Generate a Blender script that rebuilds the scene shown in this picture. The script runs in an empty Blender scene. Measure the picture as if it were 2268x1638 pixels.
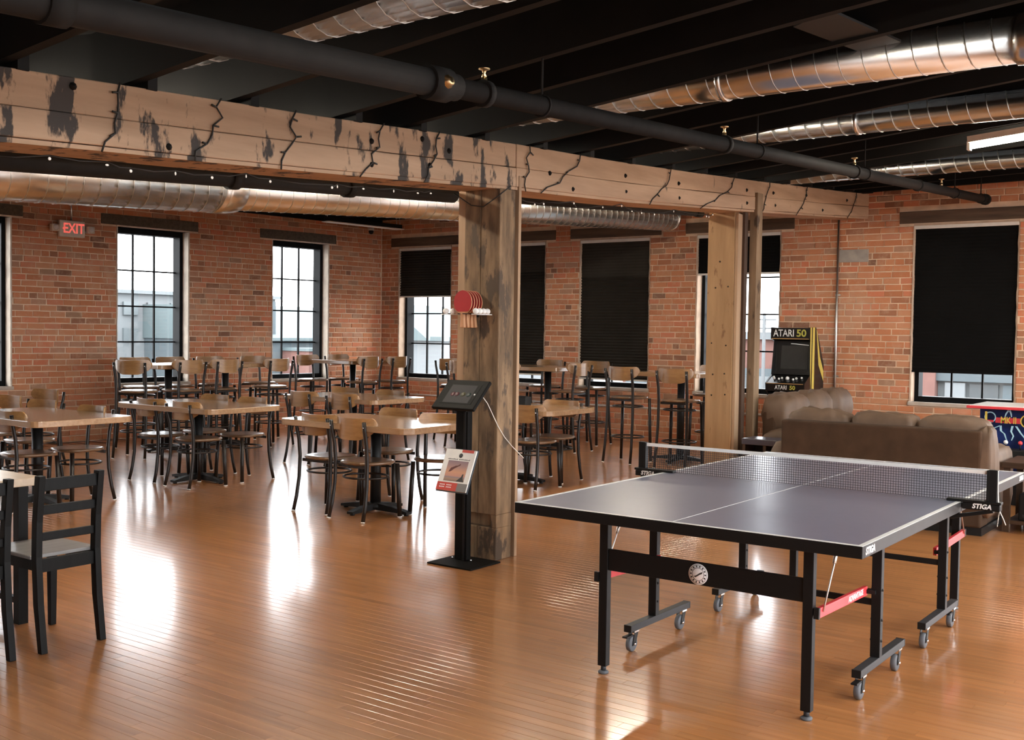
import bpy, math, random
from mathutils import Vector, Matrix
random.seed(7)
sc = bpy.context.scene
col = sc.collection
PI = math.pi

# ------------------------------------------------------------------ camera
def look_matrix(yaw, pitch, roll):
    f = Vector((-math.sin(yaw) * math.cos(pitch), math.cos(yaw) * math.cos(pitch), math.sin(pitch)))
    r = Vector((math.cos(yaw), math.sin(yaw), 0)); u = r.cross(f)
    c, s = math.cos(roll), math.sin(roll)
    r2 = r * c + u * s; u2 = u * c - r * s
    return Matrix((( r2.x, u2.x, -f.x), (r2.y, u2.y, -f.y), (r2.z, u2.z, -f.z)))
CAM = Vector((2.776, -3.838, 1.505))
cam_d = bpy.data.cameras.new('camera'); cam = bpy.data.objects.new('camera', cam_d); col.objects.link(cam)
cam_d.sensor_width = 36.0; cam_d.sensor_fit = 'HORIZONTAL'; cam_d.lens = 36.0 * 2412.0 / 2268.0
cam_d.clip_start = 0.05; cam_d.clip_end = 300
RM = look_matrix(math.radians(36.12), math.radians(-2.03), math.radians(0.82))
cam.matrix_world = Matrix.Translation(CAM) @ RM.to_4x4()
sc.camera = cam

# ------------------------------------------------------------------ world, lights, exposure
W_STR = 4.6
world = bpy.data.worlds.new('overcast_sky'); sc.world = world; world.use_nodes = True
bg = world.node_tree.nodes['Background']
bg.inputs[0].default_value = (0.93, 0.965, 1.0, 1); bg.inputs[1].default_value = W_STR
sc.view_settings.view_transform = 'Standard'; sc.view_settings.look = 'None'
sc.view_settings.gamma = 1.0; sc.view_settings.use_curve_mapping = False
sc.view_settings.exposure = 1.4
try:
    sc.cycles.use_denoising = True
    sc.cycles.caustics_reflective = False; sc.cycles.caustics_refractive = False
    sc.cycles.max_bounces = 8; sc.cycles.diffuse_bounces = 4; sc.cycles.glossy_bounces = 4
    sc.cycles.transparent_max_bounces = 16
    sc.cycles.sample_clamp_indirect = 6.0
except Exception:
    pass
def portal(name, loc, rot, sx, sy):
    d = bpy.data.lights.new(name, 'AREA'); d.shape = 'RECTANGLE'; d.size = sx; d.size_y = sy
    d.cycles.is_portal = True
    o = bpy.data.objects.new(name, d); col.objects.link(o); o.location = loc; o.rotation_euler = rot
    return o

# ------------------------------------------------------------------ materials
MATS = {}
def _new(name):
    m = bpy.data.materials.new(name); m.use_nodes = True
    MATS[name] = m
    nt = m.node_tree
    return m, nt, nt.nodes['Principled BSDF']
def plain(name, c, rough=0.5, metal=0.0, spec=0.5, emit=None, estr=0.0, coat=0.0, var=0.06, scale=14.0, bump=0.0):
    m, nt, p = _new(name)
    p.inputs['Roughness'].default_value = rough; p.inputs['Metallic'].default_value = metal
    p.inputs['Specular IOR Level'].default_value = spec
    p.inputs['Coat Weight'].default_value = coat; p.inputs['Coat Roughness'].default_value = 0.1
    tc = nt.nodes.new('ShaderNodeTexCoord'); n = nt.nodes.new('ShaderNodeTexNoise')
    n.inputs['Scale'].default_value = scale; n.inputs['Detail'].default_value = 4
    nt.links.new(tc.outputs['Object'], n.inputs['Vector'])
    r = nt.nodes.new('ShaderNodeValToRGB')
    a = tuple(max(0, x * (1 - var)) for x in c); b = tuple(min(1, x * (1 + var)) for x in c)
    r.color_ramp.elements[0].position = 0.3; r.color_ramp.elements[0].color = (*a, 1)
    r.color_ramp.elements[1].position = 0.7; r.color_ramp.elements[1].color = (*b, 1)
    nt.links.new(n.outputs['Fac'], r.inputs['Fac']); nt.links.new(r.outputs['Color'], p.inputs['Base Color'])
    if emit:
        p.inputs['Emission Color'].default_value = (*emit, 1); p.inputs['Emission Strength'].default_value = estr
    if bump:
        bp = nt.nodes.new('ShaderNodeBump'); bp.inputs['Strength'].default_value = bump; bp.inputs['Distance'].default_value = 0.01
        nt.links.new(n.outputs['Fac'], bp.inputs['Height']); nt.links.new(bp.outputs['Normal'], p.inputs['Normal'])
    return m
def grain(name, dark, light, rough=0.4, axis=0, scale=3.0, stretch=14.0, coat=0.0, island=0.0, objrand=0.0, bump=0.15, stain=None, stain_amt=0.55, spec=0.5, coat_rough=0.12):
    """wood: noise stretched along one object axis; optional per-piece tint and dark stains"""
    m, nt, p = _new(name); L = nt.links.new
    p.inputs['Roughness'].default_value = rough; p.inputs['Specular IOR Level'].default_value = spec
    p.inputs['Coat Weight'].default_value = coat; p.inputs['Coat Roughness'].default_value = coat_rough
    tc = nt.nodes.new('ShaderNodeTexCoord'); mp = nt.nodes.new('ShaderNodeMapping')
    s = [scale * stretch] * 3; s[axis] = scale; mp.inputs['Scale'].default_value = s
    L(tc.outputs['Object'], mp.inputs['Vector'])
    rnd = None
    if island or objrand:
        if island:
            g = nt.nodes.new('ShaderNodeNewGeometry'); rnd = g.outputs['Random Per Island']; amt = island
        else:
            g = nt.nodes.new('ShaderNodeObjectInfo'); rnd = g.outputs['Random']; amt = objrand
        mul = nt.nodes.new('ShaderNodeMath'); mul.operation = 'MULTIPLY'; mul.inputs[1].default_value = 37.0
        L(rnd, mul.inputs[0]); L(mul.outputs[0], mp.inputs['Location'])
    n = nt.nodes.new('ShaderNodeTexNoise'); n.inputs['Scale'].default_value = 1.0; n.inputs['Detail'].default_value = 6; n.inputs['Roughness'].default_value = 0.62
    L(mp.outputs['Vector'], n.inputs['Vector'])
    r = nt.nodes.new('ShaderNodeValToRGB'); r.color_ramp.elements[0].position = 0.28; r.color_ramp.elements[1].position = 0.72
    r.color_ramp.elements[0].color = (*dark, 1); r.color_ramp.elements[1].color = (*light, 1)
    L(n.outputs['Fac'], r.inputs['Fac']); outc = r.outputs['Color']
    if rnd is not None:
        h = nt.nodes.new('ShaderNodeHueSaturation'); mr = nt.nodes.new('ShaderNodeMapRange')
        mr.inputs[3].default_value = 1 - amt; mr.inputs[4].default_value = 1 + amt
        L(rnd, mr.inputs[0]); L(mr.outputs[0], h.inputs['Value']); L(outc, h.inputs['Color']); outc = h.outputs['Color']
    if stain:
        n2 = nt.nodes.new('ShaderNodeTexNoise'); n2.inputs['Scale'].default_value = 3.6; n2.inputs['Detail'].default_value = 7; n2.inputs['Roughness'].default_value = 0.6
        mp2 = nt.nodes.new('ShaderNodeMapping'); s2 = [2.4, 2.4, 2.4]; s2[2] = 0.9; mp2.inputs['Scale'].default_value = s2
        L(tc.outputs['Object'], mp2.inputs['Vector']); L(mp2.outputs['Vector'], n2.inputs['Vector'])
        r2 = nt.nodes.new('ShaderNodeValToRGB'); r2.color_ramp.elements[0].position = stain_amt; r2.color_ramp.elements[1].position = stain_amt + 0.05
        r2.color_ramp.elements[0].color = (0, 0, 0, 1); r2.color_ramp.elements[1].color = (1, 1, 1, 1)
        L(n2.outputs['Fac'], r2.inputs['Fac'])
        mx = nt.nodes.new('ShaderNodeMix'); mx.data_type = 'RGBA'
        L(r2.outputs['Color'], mx.inputs['Factor']); L(outc, mx.inputs[6]); mx.inputs[7].default_value = (*stain, 1); outc = mx.outputs[2]
    L(outc, p.inputs['Base Color'])
    if bump:
        bp = nt.nodes.new('ShaderNodeBump'); bp.inputs['Strength'].default_value = bump; bp.inputs['Distance'].default_value = 0.004
        L(n.outputs['Fac'], bp.inputs['Height']); L(bp.outputs['Normal'], p.inputs['Normal'])
    return m
def brick_mat(name, island):
    m, nt, p = _new(name); L = nt.links.new
    p.inputs['Roughness'].default_value = 0.85; p.inputs['Specular IOR Level'].default_value = 0.25
    if island:
        g = nt.nodes.new('ShaderNodeNewGeometry'); rnd = g.outputs['Random Per Island']
    else:
        g = nt.nodes.new('ShaderNodeObjectInfo'); rnd = g.outputs['Random']
    r = nt.nodes.new('ShaderNodeValToRGB'); cr = r.color_ramp; cr.interpolation = 'LINEAR'
    cols = [(0.0, (0.22, 0.11, 0.07)), (0.05, (0.36, 0.16, 0.09)), (0.2, (0.52, 0.20, 0.095)), (0.45, (0.58, 0.235, 0.115)), (0.62, (0.57, 0.275, 0.15)), (0.8, (0.63, 0.21, 0.11)), (0.93, (0.47, 0.25, 0.155)), (1.0, (0.36, 0.21, 0.13))]
    cr.elements[0].position = 0; cr.elements[0].color = (*cols[0][1], 1); cr.elements[1].position = 1; cr.elements[1].color = (*cols[-1][1], 1)
    for ps, c in cols[1:-1]:
        e = cr.elements.new(ps); e.color = (*c, 1)
    L(rnd, r.inputs['Fac'])
    g2 = nt.nodes.new('ShaderNodeNewGeometry')
    n = nt.nodes.new('ShaderNodeTexNoise'); n.inputs['Scale'].default_value = 9; n.inputs['Detail'].default_value = 8; n.inputs['Roughness'].default_value = 0.7
    L(g2.outputs['Position'], n.inputs['Vector'])
    r2 = nt.nodes.new('ShaderNodeValToRGB'); r2.color_ramp.elements[0].position = 0.5; r2.color_ramp.elements[1].position = 0.8
    r2.color_ramp.elements[0].color = (0, 0, 0, 1); r2.color_ramp.elements[1].color = (0.75, 0.75, 0.75, 1)
    L(n.outputs['Fac'], r2.inputs['Fac'])
    n3 = nt.nodes.new('ShaderNodeTexNoise'); n3.inputs['Scale'].default_value = 1.1; n3.inputs['Detail'].default_value = 4
    L(g2.outputs['Position'], n3.inputs['Vector'])
    r3 = nt.nodes.new('ShaderNodeValToRGB'); r3.color_ramp.elements[0].position = 0.55; r3.color_ramp.elements[1].position = 0.75
    r3.color_ramp.elements[0].color = (0, 0, 0, 1); r3.color_ramp.elements[1].color = (0.5, 0.5, 0.5, 1)
    L(n3.outputs['Fac'], r3.inputs['Fac'])
    add = nt.nodes.new('ShaderNodeMix'); add.data_type = 'RGBA'; add.blend_type = 'ADD'; add.inputs['Factor'].default_value = 1.0
    L(r2.outputs['Color'], add.inputs[6]); L(r3.outputs['Color'], add.inputs[7])
    mx = nt.nodes.new('ShaderNodeMix'); mx.data_type = 'RGBA'
    L(add.outputs[2], mx.inputs['Factor']); L(r.outputs['Color'], mx.inputs[6]); mx.inputs[7].default_value = (0.60, 0.40, 0.27, 1)
    L(mx.outputs[2], p.inputs['Base Color'])
    bp = nt.nodes.new('ShaderNodeBump'); bp.inputs['Strength'].default_value = 0.35; bp.inputs['Distance'].default_value = 0.006
    L(n.outputs['Fac'], bp.inputs['Height']); L(bp.outputs['Normal'], p.inputs['Normal'])
    return m
def glass_mat(name, tint=(1, 1, 1), refl=0.07):
    m, nt, p = _new(name); nt.nodes.remove(p); L = nt.links.new
    out = nt.nodes['Material Output']; t = nt.nodes.new('ShaderNodeBsdfTransparent'); t.inputs[0].default_value = (*tint, 1)
    g = nt.nodes.new('ShaderNodeBsdfGlossy'); g.inputs['Roughness'].default_value = 0.02
    mx = nt.nodes.new('ShaderNodeMixShader'); mx.inputs[0].default_value = refl
    L(t.outputs[0], mx.inputs[1]); L(g.outputs[0], mx.inputs[2]); L(mx.outputs[0], out.inputs[0])
    return m

brick_j = brick_mat('brick_clay_joined', True); brick_s = brick_mat('brick_clay_single', False)
mortar = plain('lime_mortar', (0.72, 0.53, 0.37), 0.95, var=0.18, scale=6, bump=0.4)
jamb_m = plain('whitewashed_jamb', (0.66, 0.56, 0.46), 0.9, var=0.12, scale=9, bump=0.6)
sill_m = plain('grey_stone_sill', (0.50, 0.43, 0.36), 0.75, var=0.12, scale=11)
lintel_m = grain('weathered_lintel_timber', (0.055, 0.042, 0.03), (0.14, 0.108, 0.078), 0.85, axis=1, scale=1.5)
lintelx_m = grain('weathered_lintel_timber_back', (0.06, 0.036, 0.022), (0.16, 0.098, 0.06), 0.85, axis=0, scale=1.5)
frame_m = plain('black_window_frame', (0.006, 0.006, 0.0065), 0.6, var=0.1, spec=0.1)
glass_m = glass_mat('window_glass')
floor_j = grain('oak_strip_joined', (0.40, 0.150, 0.046), (0.60, 0.262, 0.092), 0.30, axis=0, scale=1.1, stretch=26, coat=1.0, island=0.10, bump=0.10, coat_rough=0.14)
floor_s = grain('oak_strip_single', (0.40, 0.150, 0.046), (0.60, 0.262, 0.092), 0.30, axis=0, scale=1.1, stretch=26, coat=1.0, objrand=0.10, bump=0.10, coat_rough=0.14)
sub_m = plain('dark_seam_subfloor', (0.16, 0.06, 0.02), 0.5)
ceil_m = plain('black_painted_ceiling', (0.0015, 0.0015, 0.0014), 0.75, var=0.2, scale=3, spec=0.25)
joist_m = plain('black_painted_joist', (0.0065, 0.0060, 0.0055), 0.7, var=0.25, scale=4, spec=0.2)
beam_m = grain('distressed_beam_timber', (0.34, 0.215, 0.13), (0.50, 0.335, 0.215), 0.8, axis=1, scale=0.9, stretch=10, stain=(0.045, 0.036, 0.030), stain_amt=0.545, bump=0.4)
beam2_m = grain('painted_beam_timber', (0.36, 0.225, 0.135), (0.52, 0.345, 0.22), 0.8, axis=1, scale=0.9, stretch=10, stain=(0.10, 0.075, 0.055), stain_amt=0.64, bump=0.4)
post_m = grain('rough_post_timber', (0.045, 0.027, 0.014), (0.31, 0.195, 0.105), 0.85, axis=2, scale=2.2, stretch=5.5, stain=(0.075, 0.050, 0.032), stain_amt=0.54, bump=0.9)
post_light_m = grain('pale_post_timber', (0.25, 0.14, 0.062), (0.41, 0.25, 0.125), 0.8, axis=2, scale=1.0, stretch=9, stain=(0.17, 0.085, 0.038), stain_amt=0.61, bump=0.4)
board_m = grain('pine_board', (0.30, 0.19, 0.11), (0.42, 0.275, 0.165), 0.75, axis=2, scale=1.0, stretch=12, bump=0.15)
duct_m = plain('galvanised_spiral_duct', (0.62, 0.60, 0.57), 0.27, metal=1.0, var=0.05, scale=5)
seam_m = plain('duct_seam_steel', (0.55, 0.52, 0.48), 0.35, metal=1.0)
pipe_m = plain('black_sprinkler_pipe', (0.0125, 0.0112, 0.010), 0.75, var=0.15, spec=0.2)
brass_m = plain('brass_sprinkler_head', (0.72, 0.55, 0.30), 0.3, metal=1.0)
steel_m = plain('brushed_conduit_steel', (0.6, 0.58, 0.55), 0.35, metal=1.0)
blackm = plain('black_powdercoat_metal', (0.008, 0.0078, 0.0078), 0.5, var=0.15, spec=0.3)
chairleg_m = plain('dark_brown_steel_tube', (0.013, 0.009, 0.007), 0.38, var=0.15, spec=0.4)
seat_m = grain('walnut_veneer_seat', (0.11, 0.060, 0.030), (0.21, 0.125, 0.070), 0.28, axis=1, scale=3, stretch=10, coat=0.35, objrand=0.15, bump=0.05)
back_m = grain('oak_veneer_backrest', (0.20, 0.098, 0.034), (0.34, 0.178, 0.068), 0.38, axis=0, scale=3, stretch=12, coat=0.2, objrand=0.12, bump=0.05)
ttop_m = grain('oak_tabletop', (0.25, 0.145, 0.075), (0.40, 0.245, 0.135), 0.25, axis=0, scale=2.5, stretch=12, coat=0.5, bump=0.05)
white_pl = plain('white_plastic', (0.78, 0.77, 0.75), 0.4)
offwhite_m = plain('off_white_enamel', (0.70, 0.63, 0.54), 0.45)
blind_m = plain('black_blackout_fabric', (0.005, 0.0048, 0.0045), 0.9, var=0.2, scale=2, spec=0.1)
blindp_m = plain('dark_pleated_fabric', (0.034, 0.029, 0.023), 0.9, var=0.2, scale=2, spec=0.1)
rail_m = plain('white_blind_rail', (0.74, 0.70, 0.64), 0.5)
pp_top_m = plain('slate_blue_playing_surface', (0.185, 0.19, 0.262), 0.30, var=0.03, spec=0.55)
pp_line_m = plain('white_court_line', (0.80, 0.79, 0.76), 0.5)
pp_black_m = plain('black_steel_apron', (0.007, 0.0065, 0.0065), 0.5, var=0.1, spec=0.25)
pp_grey_m = plain('dark_grey_steel_tube', (0.030, 0.030, 0.032), 0.5, var=0.1, spec=0.3)
red_m = plain('red_enamel_bar', (0.72, 0.045, 0.055), 0.4)
tyre_m = plain('grey_rubber_tyre', (0.10, 0.105, 0.115), 0.6)
hub_m = plain('black_plastic_hub', (0.008, 0.008, 0.008), 0.5, spec=0.3)
chrome_m = plain('chrome', (0.8, 0.8, 0.8), 0.12, metal=1.0)
net_m = plain('black_net_cord', (0.03, 0.03, 0.034), 0.8)
paint_white = plain('white_print', (0.85, 0.85, 0.84), 0.5)
blackwood_m = grain('black_stained_wood', (0.0025, 0.0024, 0.0022), (0.006, 0.0055, 0.0052), 0.5, axis=2, scale=2, bump=0.08, spec=0.15)
seatgrey_m = grain('grey_worn_wood_seat', (0.16, 0.15, 0.145), (0.26, 0.25, 0.24), 0.3, axis=0, scale=3, bump=0.05)
pale_table_m = grain('pale_wood_tabletop', (0.52, 0.40, 0.28), (0.66, 0.52, 0.38), 0.3, axis=0, scale=2, bump=0.05, coat=0.3)
sofa_m = plain('brown_microsuede', (0.055, 0.030, 0.016), 0.9, var=0.22, scale=7, bump=0.25, spec=0.3)
sofa_l_m = plain('taupe_microsuede_cushion', (0.130, 0.080, 0.050), 0.6, var=0.2, scale=6, bump=0.3, spec=0.4)
arc_black = plain('black_cabinet_laminate', (0.010, 0.009, 0.009), 0.25)
arc_scr = plain('dark_screen_glass', (0.045, 0.043, 0.04), 0.12, coat=0.8)
yellow_m = plain('yellow_stripe_print', (0.72, 0.58, 0.12), 0.45)
olive_m = plain('olive_yellow_print', (0.42, 0.38, 0.06), 0.45)
silver_m = plain('silver_print', (0.68, 0.66, 0.63), 0.4)
gold_m = plain('gold_trim', (0.55, 0.33, 0.13), 0.35, metal=0.6)
mk_blue = plain('navy_cabinet_print', (0.008, 0.018, 0.085), 0.3, var=0.6, scale=6)
mk_bolt = plain('pale_blue_lightning_print', (0.40, 0.62, 0.72), 0.4, var=0.15)
mk_red = plain('red_cabinet_trim', (0.62, 0.05, 0.06), 0.35)
mk_yel = plain('yellow_lettering_print', (0.78, 0.58, 0.10), 0.4)
darkwood_m = grain('dark_walnut_wood', (0.03, 0.017, 0.010), (0.075, 0.042, 0.024), 0.4, axis=0, scale=2, bump=0.05)
bench_m = plain('dark_purple_grey_metal', (0.07, 0.065, 0.085), 0.35)
paddle_red = plain('red_paddle_rubber', (0.36, 0.012, 0.016), 0.7)
paddle_wood = grain('pale_paddle_handle', (0.45, 0.22, 0.10), (0.66, 0.36, 0.19), 0.5, axis=2, scale=6, bump=0.03)
ball_m = plain('white_celluloid_ball', (0.80, 0.79, 0.76), 0.45)
kiosk_scr = plain('tablet_screen_glass', (0.022, 0.021, 0.024), 0.6, spec=0.15)
dim_red = plain('dim_red_pixels', (0.075, 0.022, 0.028), 0.4); dim_olive = plain('dim_olive_pixels', (0.055, 0.05, 0.02), 0.4); dim_green = plain('dim_green_pixels', (0.02, 0.035, 0.03), 0.4)
kiosk_black = plain('matte_black_kiosk_steel', (0.006, 0.0055, 0.005), 0.6, spec=0.08)
paper_m = plain('white_brochure_paper', (0.76, 0.74, 0.70), 0.6)
red_print = plain('red_brochure_band', (0.50, 0.045, 0.03), 0.5)
grey_print = plain('grey_brochure_band', (0.18, 0.17, 0.165), 0.5)
navy_print = plain('navy_brochure_tab', (0.04, 0.06, 0.08), 0.5)
ink_m = plain('dark_ink', (0.03, 0.028, 0.028), 0.6)
tube_m = plain('lit_fluorescent_tube', (0.9, 0.9, 0.85), 0.4, emit=(1.0, 0.90, 0.74), estr=62.0)
exit_red = plain('lit_red_exit_letter', (0.75, 0.12, 0.10), 0.5, emit=(1.0, 0.16, 0.12), estr=0.25)
bulb_m = plain('lit_fairy_bulb', (0.85, 0.84, 0.8), 0.3, emit=(1.0, 0.93, 0.8), estr=0.12)
wire_m = plain('dark_green_wire', (0.016, 0.015, 0.012), 0.6)
cord_m = plain('white_cord', (0.75, 0.72, 0.66), 0.5)
bld_pale = plain('pale_concrete_facade', (0.115, 0.125, 0.13), 0.9, var=0.05, scale=0.4)
bld_win = plain('distant_window_band', (0.085, 0.098, 0.103), 0.5)
bld_grey = plain('blue_grey_cladding', (0.052, 0.066, 0.073), 0.9, var=0.06, scale=0.5)
bld_roof = plain('pale_metal_roof', (0.066, 0.088, 0.092), 0.8, var=0.05, scale=0.5)
bld_brick = plain('distant_red_brick', (0.105, 0.050, 0.041), 0.9, var=0.12, scale=3)
bld_dark = plain('distant_dark_glass', (0.036, 0.043, 0.047), 0.3)
ground_m = plain('pale_asphalt', (0.16, 0.16, 0.16), 0.95, var=0.1, scale=0.3)
pole_m = plain('grey_utility_pole', (0.07, 0.075, 0.078), 0.9)
leaf_m = plain('dull_green_sprig', (0.10, 0.13, 0.05), 0.7)

# sunset print
def sunset_mat():
    m, nt, p = _new('sunset_photo_print'); L = nt.links.new
    p.inputs['Roughness'].default_value = 0.5
    tc = nt.nodes.new('ShaderNodeTexCoord'); s = nt.nodes.new('ShaderNodeSeparateXYZ'); L(tc.outputs['Generated'], s.inputs[0])
    r = nt.nodes.new('ShaderNodeValToRGB'); cr = r.color_ramp
    pts = [(0.0, (0.20, 0.13, 0.10)), (0.14, (0.36, 0.22, 0.16)), (0.2, (0.24, 0.19, 0.21)), (0.26, (0.50, 0.24, 0.18)), (0.45, (0.56, 0.28, 0.17)), (0.75, (0.34, 0.20, 0.19)), (1.0, (0.22, 0.15, 0.18))]
    cr.elements[0].color = (*pts[0][1], 1); cr.elements[1].color = (*pts[-1][1], 1)
    for a, c in pts[1:-1]:
        e = cr.elements.new(a); e.color = (*c, 1)
    L(s.outputs['Y'], r.inputs['Fac']); L(r.outputs['Color'], p.inputs['Base Color'])
    return m
sunset_m = sunset_mat()

# ------------------------------------------------------------------ mesh builder
class MB:
    def __init__(s): s.v = []; s.f = []; s.sm = []
    def add(s, vs, fs, smooth=False):
        b = len(s.v); s.v += [tuple(v) for v in vs]; s.f += [tuple(b + i for i in f) for f in fs]; s.sm += [smooth] * len(fs); return s
    def box(s, lo, hi, M=None):
        x0, y0, z0 = lo; x1, y1, z1 = hi
        vs = [Vector(p) for p in ((x0,y0,z0),(x1,y0,z0),(x1,y1,z0),(x0,y1,z0),(x0,y0,z1),(x1,y0,z1),(x1,y1,z1),(x0,y1,z1))]
        if M is not None: vs = [M @ v for v in vs]
        return s.add(vs, ((0,3,2,1),(4,5,6,7),(0,1,5,4),(1,2,6,5),(2,3,7,6),(3,0,4,7)))
    def bar(s, p0, p1, w, h, up=(0, 0, 1)):
        p0, p1 = Vector(p0), Vector(p1); d = (p1 - p0).normalized(); up = Vector(up)
        if abs(d.dot(up)) > 0.98: up = Vector((0, 1, 0))
        a = d.cross(up).normalized(); b = a.cross(d).normalized()
        vs = []
        for p in (p0, p1):
            for i, j in ((-1,-1),(1,-1),(1,1),(-1,1)): vs.append(p + a * (w/2*i) + b * (h/2*j))
        return s.add(vs, ((0,1,2,3),(7,6,5,4),(0,4,5,1),(1,5,6,2),(2,6,7,3),(3,7,4,0)))
    def tube(s, pts, r, seg=8, cap=True, closed=False, flat=1.0):
        pts = [Vector(p) for p in pts]; n = len(pts); rs = r if isinstance(r, (list, tuple)) else [r] * n
        vs = []; prev = None
        for i, p in enumerate(pts):
            if closed: d = pts[(i+1) % n] - pts[i-1]
            else: d = pts[min(i+1, n-1)] - pts[max(i-1, 0)]
            d = d.normalized()
            if prev is None:
                a = d.cross(Vector((0,0,1)))
                if a.length < 1e-3: a = d.cross(Vector((0,1,0)))
            else: a = prev - d * prev.dot(d)
            a.normalize(); prev = a; b = d.cross(a)
            for k in range(seg):
                t = 2 * PI * k / seg
                vs.append(p + a * (rs[i] * math.cos(t)) + b * (rs[i] * flat * math.sin(t)))
        fs = []
        for i in range(n if closed else n - 1):
            for k in range(seg):
                j = (i + 1) % n
                fs.append((i*seg+k, i*seg+(k+1) % seg, j*seg+(k+1) % seg, j*seg+k))
        s.add(vs, fs, True)
        if cap and not closed:
            b = len(s.v) - n * seg
            s.f.append(tuple(b + k for k in reversed(range(seg)))); s.sm.append(False)
            s.f.append(tuple(b + (n-1)*seg + k for k in range(seg))); s.sm.append(False)
        return s
    def lathe(s, prof, seg=20, c=(0, 0, 0), axis='z', smooth=True):
        vs = []; fs = []; n = len(prof)
        for r, h in prof:
            for k in range(seg):
                t = 2*PI*k/seg; x, y = r*math.cos(t), r*math.sin(t)
                p = (x, y, h) if axis == 'z' else ((h, x, y) if axis == 'x' else (x, h, y))
                vs.append((p[0]+c[0], p[1]+c[1], p[2]+c[2]))
        for i in range(n-1):
            for k in range(seg): fs.append((i*seg+k, i*seg+(k+1) % seg, (i+1)*seg+(k+1) % seg, (i+1)*seg+k))
        s.add(vs, fs, smooth)
        b = len(s.v) - n*seg
        s.f.append(tuple(b+k for k in reversed(range(seg)))); s.sm.append(False)
        s.f.append(tuple(b+(n-1)*seg+k for k in range(seg))); s.sm.append(False)
        return s
    def prism(s, poly, h0, h1, axis='z'):
        n = len(poly)
        def P(a, b, h): return (a, b, h) if axis == 'z' else ((h, a, b) if axis == 'x' else (a, h, b))
        vs = [P(a, b, h0) for a, b in poly] + [P(a, b, h1) for a, b in poly]
        fs = [tuple(reversed(range(n))), tuple(range(n, 2*n))] + [(i, (i+1) % n, n+(i+1) % n, n+i) for i in range(n)]
        return s.add(vs, fs)
    def sphere(s, c, r, seg=12, rings=8, sc3=(1,1,1)):
        vs = [(c[0], c[1], c[2]-r*sc3[2])]; fs = []
        for i in range(1, rings):
            a = -PI/2 + PI*i/rings
            for k in range(seg):
                t = 2*PI*k/seg
                vs.append((c[0]+r*sc3[0]*math.cos(a)*math.cos(t), c[1]+r*sc3[1]*math.cos(a)*math.sin(t), c[2]+r*sc3[2]*math.sin(a)))
        vs.append((c[0], c[1], c[2]+r*sc3[2])); top = len(vs)-1
        for k in range(seg): fs.append((0, 1+(k+1) % seg, 1+k))
        for i in range(rings-2):
            for k in range(seg):
                a = 1+i*seg; fs.append((a+k, a+(k+1) % seg, a+seg+(k+1) % seg, a+seg+k))
        a = 1+(rings-2)*seg
        for k in range(seg): fs.append((a+k, a+(k+1) % seg, top))
        return s.add(vs, fs, True)
    def mesh(s, name, m):
        me = bpy.data.meshes.new(name); me.from_pydata(s.v, [], s.f)
        me.polygons.foreach_set('use_smooth', s.sm); me.materials.append(m); me.update(); return me
    def build(s, name, m, parent=None, bevel=0.0, bseg=2):
        o = bpy.data.objects.new(name, s.mesh(name, m)); col.objects.link(o)
        if parent is not None: o.parent = parent
        if bevel:
            b = o.modifiers.new('bevel', 'BEVEL'); b.width = bevel; b.segments = bseg; b.limit_method = 'ANGLE'
        return o
def B(): return MB()
def tag(o, label=None, cat=None, group=None, kind=None):
    if label: o['label'] = label
    if cat: o['category'] = cat
    if group: o['group'] = group
    if kind: o['kind'] = kind
    return o
def thing(name, label, cat, loc=(0, 0, 0), rz=0.0, group=None):
    o = bpy.data.objects.new(name, None); col.objects.link(o); o.location = loc; o.rotation_euler = (0, 0, rz)
    o.empty_display_size = 0.1
    return tag(o, label, cat, group)
def struct(name, loc=(0, 0, 0), rz=0.0):
    o = bpy.data.objects.new(name, None); col.objects.link(o); o.location = loc; o.rotation_euler = (0, 0, rz); o['kind'] = 'structure'
    return o
def copy_tree(o, parent=None):
    c = o.copy(); col.objects.link(c); c.parent = parent
    for ch in o.children: copy_tree(ch, c)
    return c
def text_obj(body, size, m, parent, M, name='lettering', extrude=0.0008, align='CENTER', bold=0.0, sx=1.0, shear=0.0):
    cu = bpy.data.curves.new(name, 'FONT'); cu.body = body; cu.size = size; cu.extrude = extrude; cu.align_x = align; cu.align_y = 'CENTER'; cu.offset = bold; cu.shear = shear
    cu.resolution_u = 3
    t = bpy.data.objects.new(name, cu); col.objects.link(t)
    dg = bpy.context.evaluated_depsgraph_get(); me = bpy.data.meshes.new_from_object(t.evaluated_get(dg))
    bpy.data.objects.remove(t); bpy.data.curves.remove(cu)
    me.materials.clear(); me.materials.append(m)
    me.transform(Matrix.Diagonal((sx, 1, 1, 1)))
    o = bpy.data.objects.new(name, me); col.objects.link(o); o.parent = parent; o.matrix_local = M
    return o
def frame_m4(o, x, y):
    """matrix with local x,y axes given; z = x cross y"""
    x = Vector(x).normalized(); z = x.cross(Vector(y)).normalized(); y = z.cross(x)
    return Matrix(((x.x, y.x, z.x, o[0]), (x.y, y.y, z.y, o[1]), (x.z, y.z, z.z, o[2]), (0, 0, 0, 1)))
def lerp_tab(t, x):
    if x <= t[0][0]: a, b = t[0], t[1]
    elif x >= t[-1][0]: a, b = t[-2], t[-1]
    else:
        for a, b in zip(t, t[1:]):
            if a[0] <= x <= b[0]: break
    return a[1] + (b[1]-a[1]) * (x-a[0]) / (b[0]-a[0])
FW = -RM.col[2]; RT = RM.col[0]; UP = RM.col[1]
def screen(p):
    d = Vector(p) - CAM; z = d.dot(FW)
    return (1134 + 2412*d.dot(RT)/z, 819 - 2412*d.dot(UP)/z, z)

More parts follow.
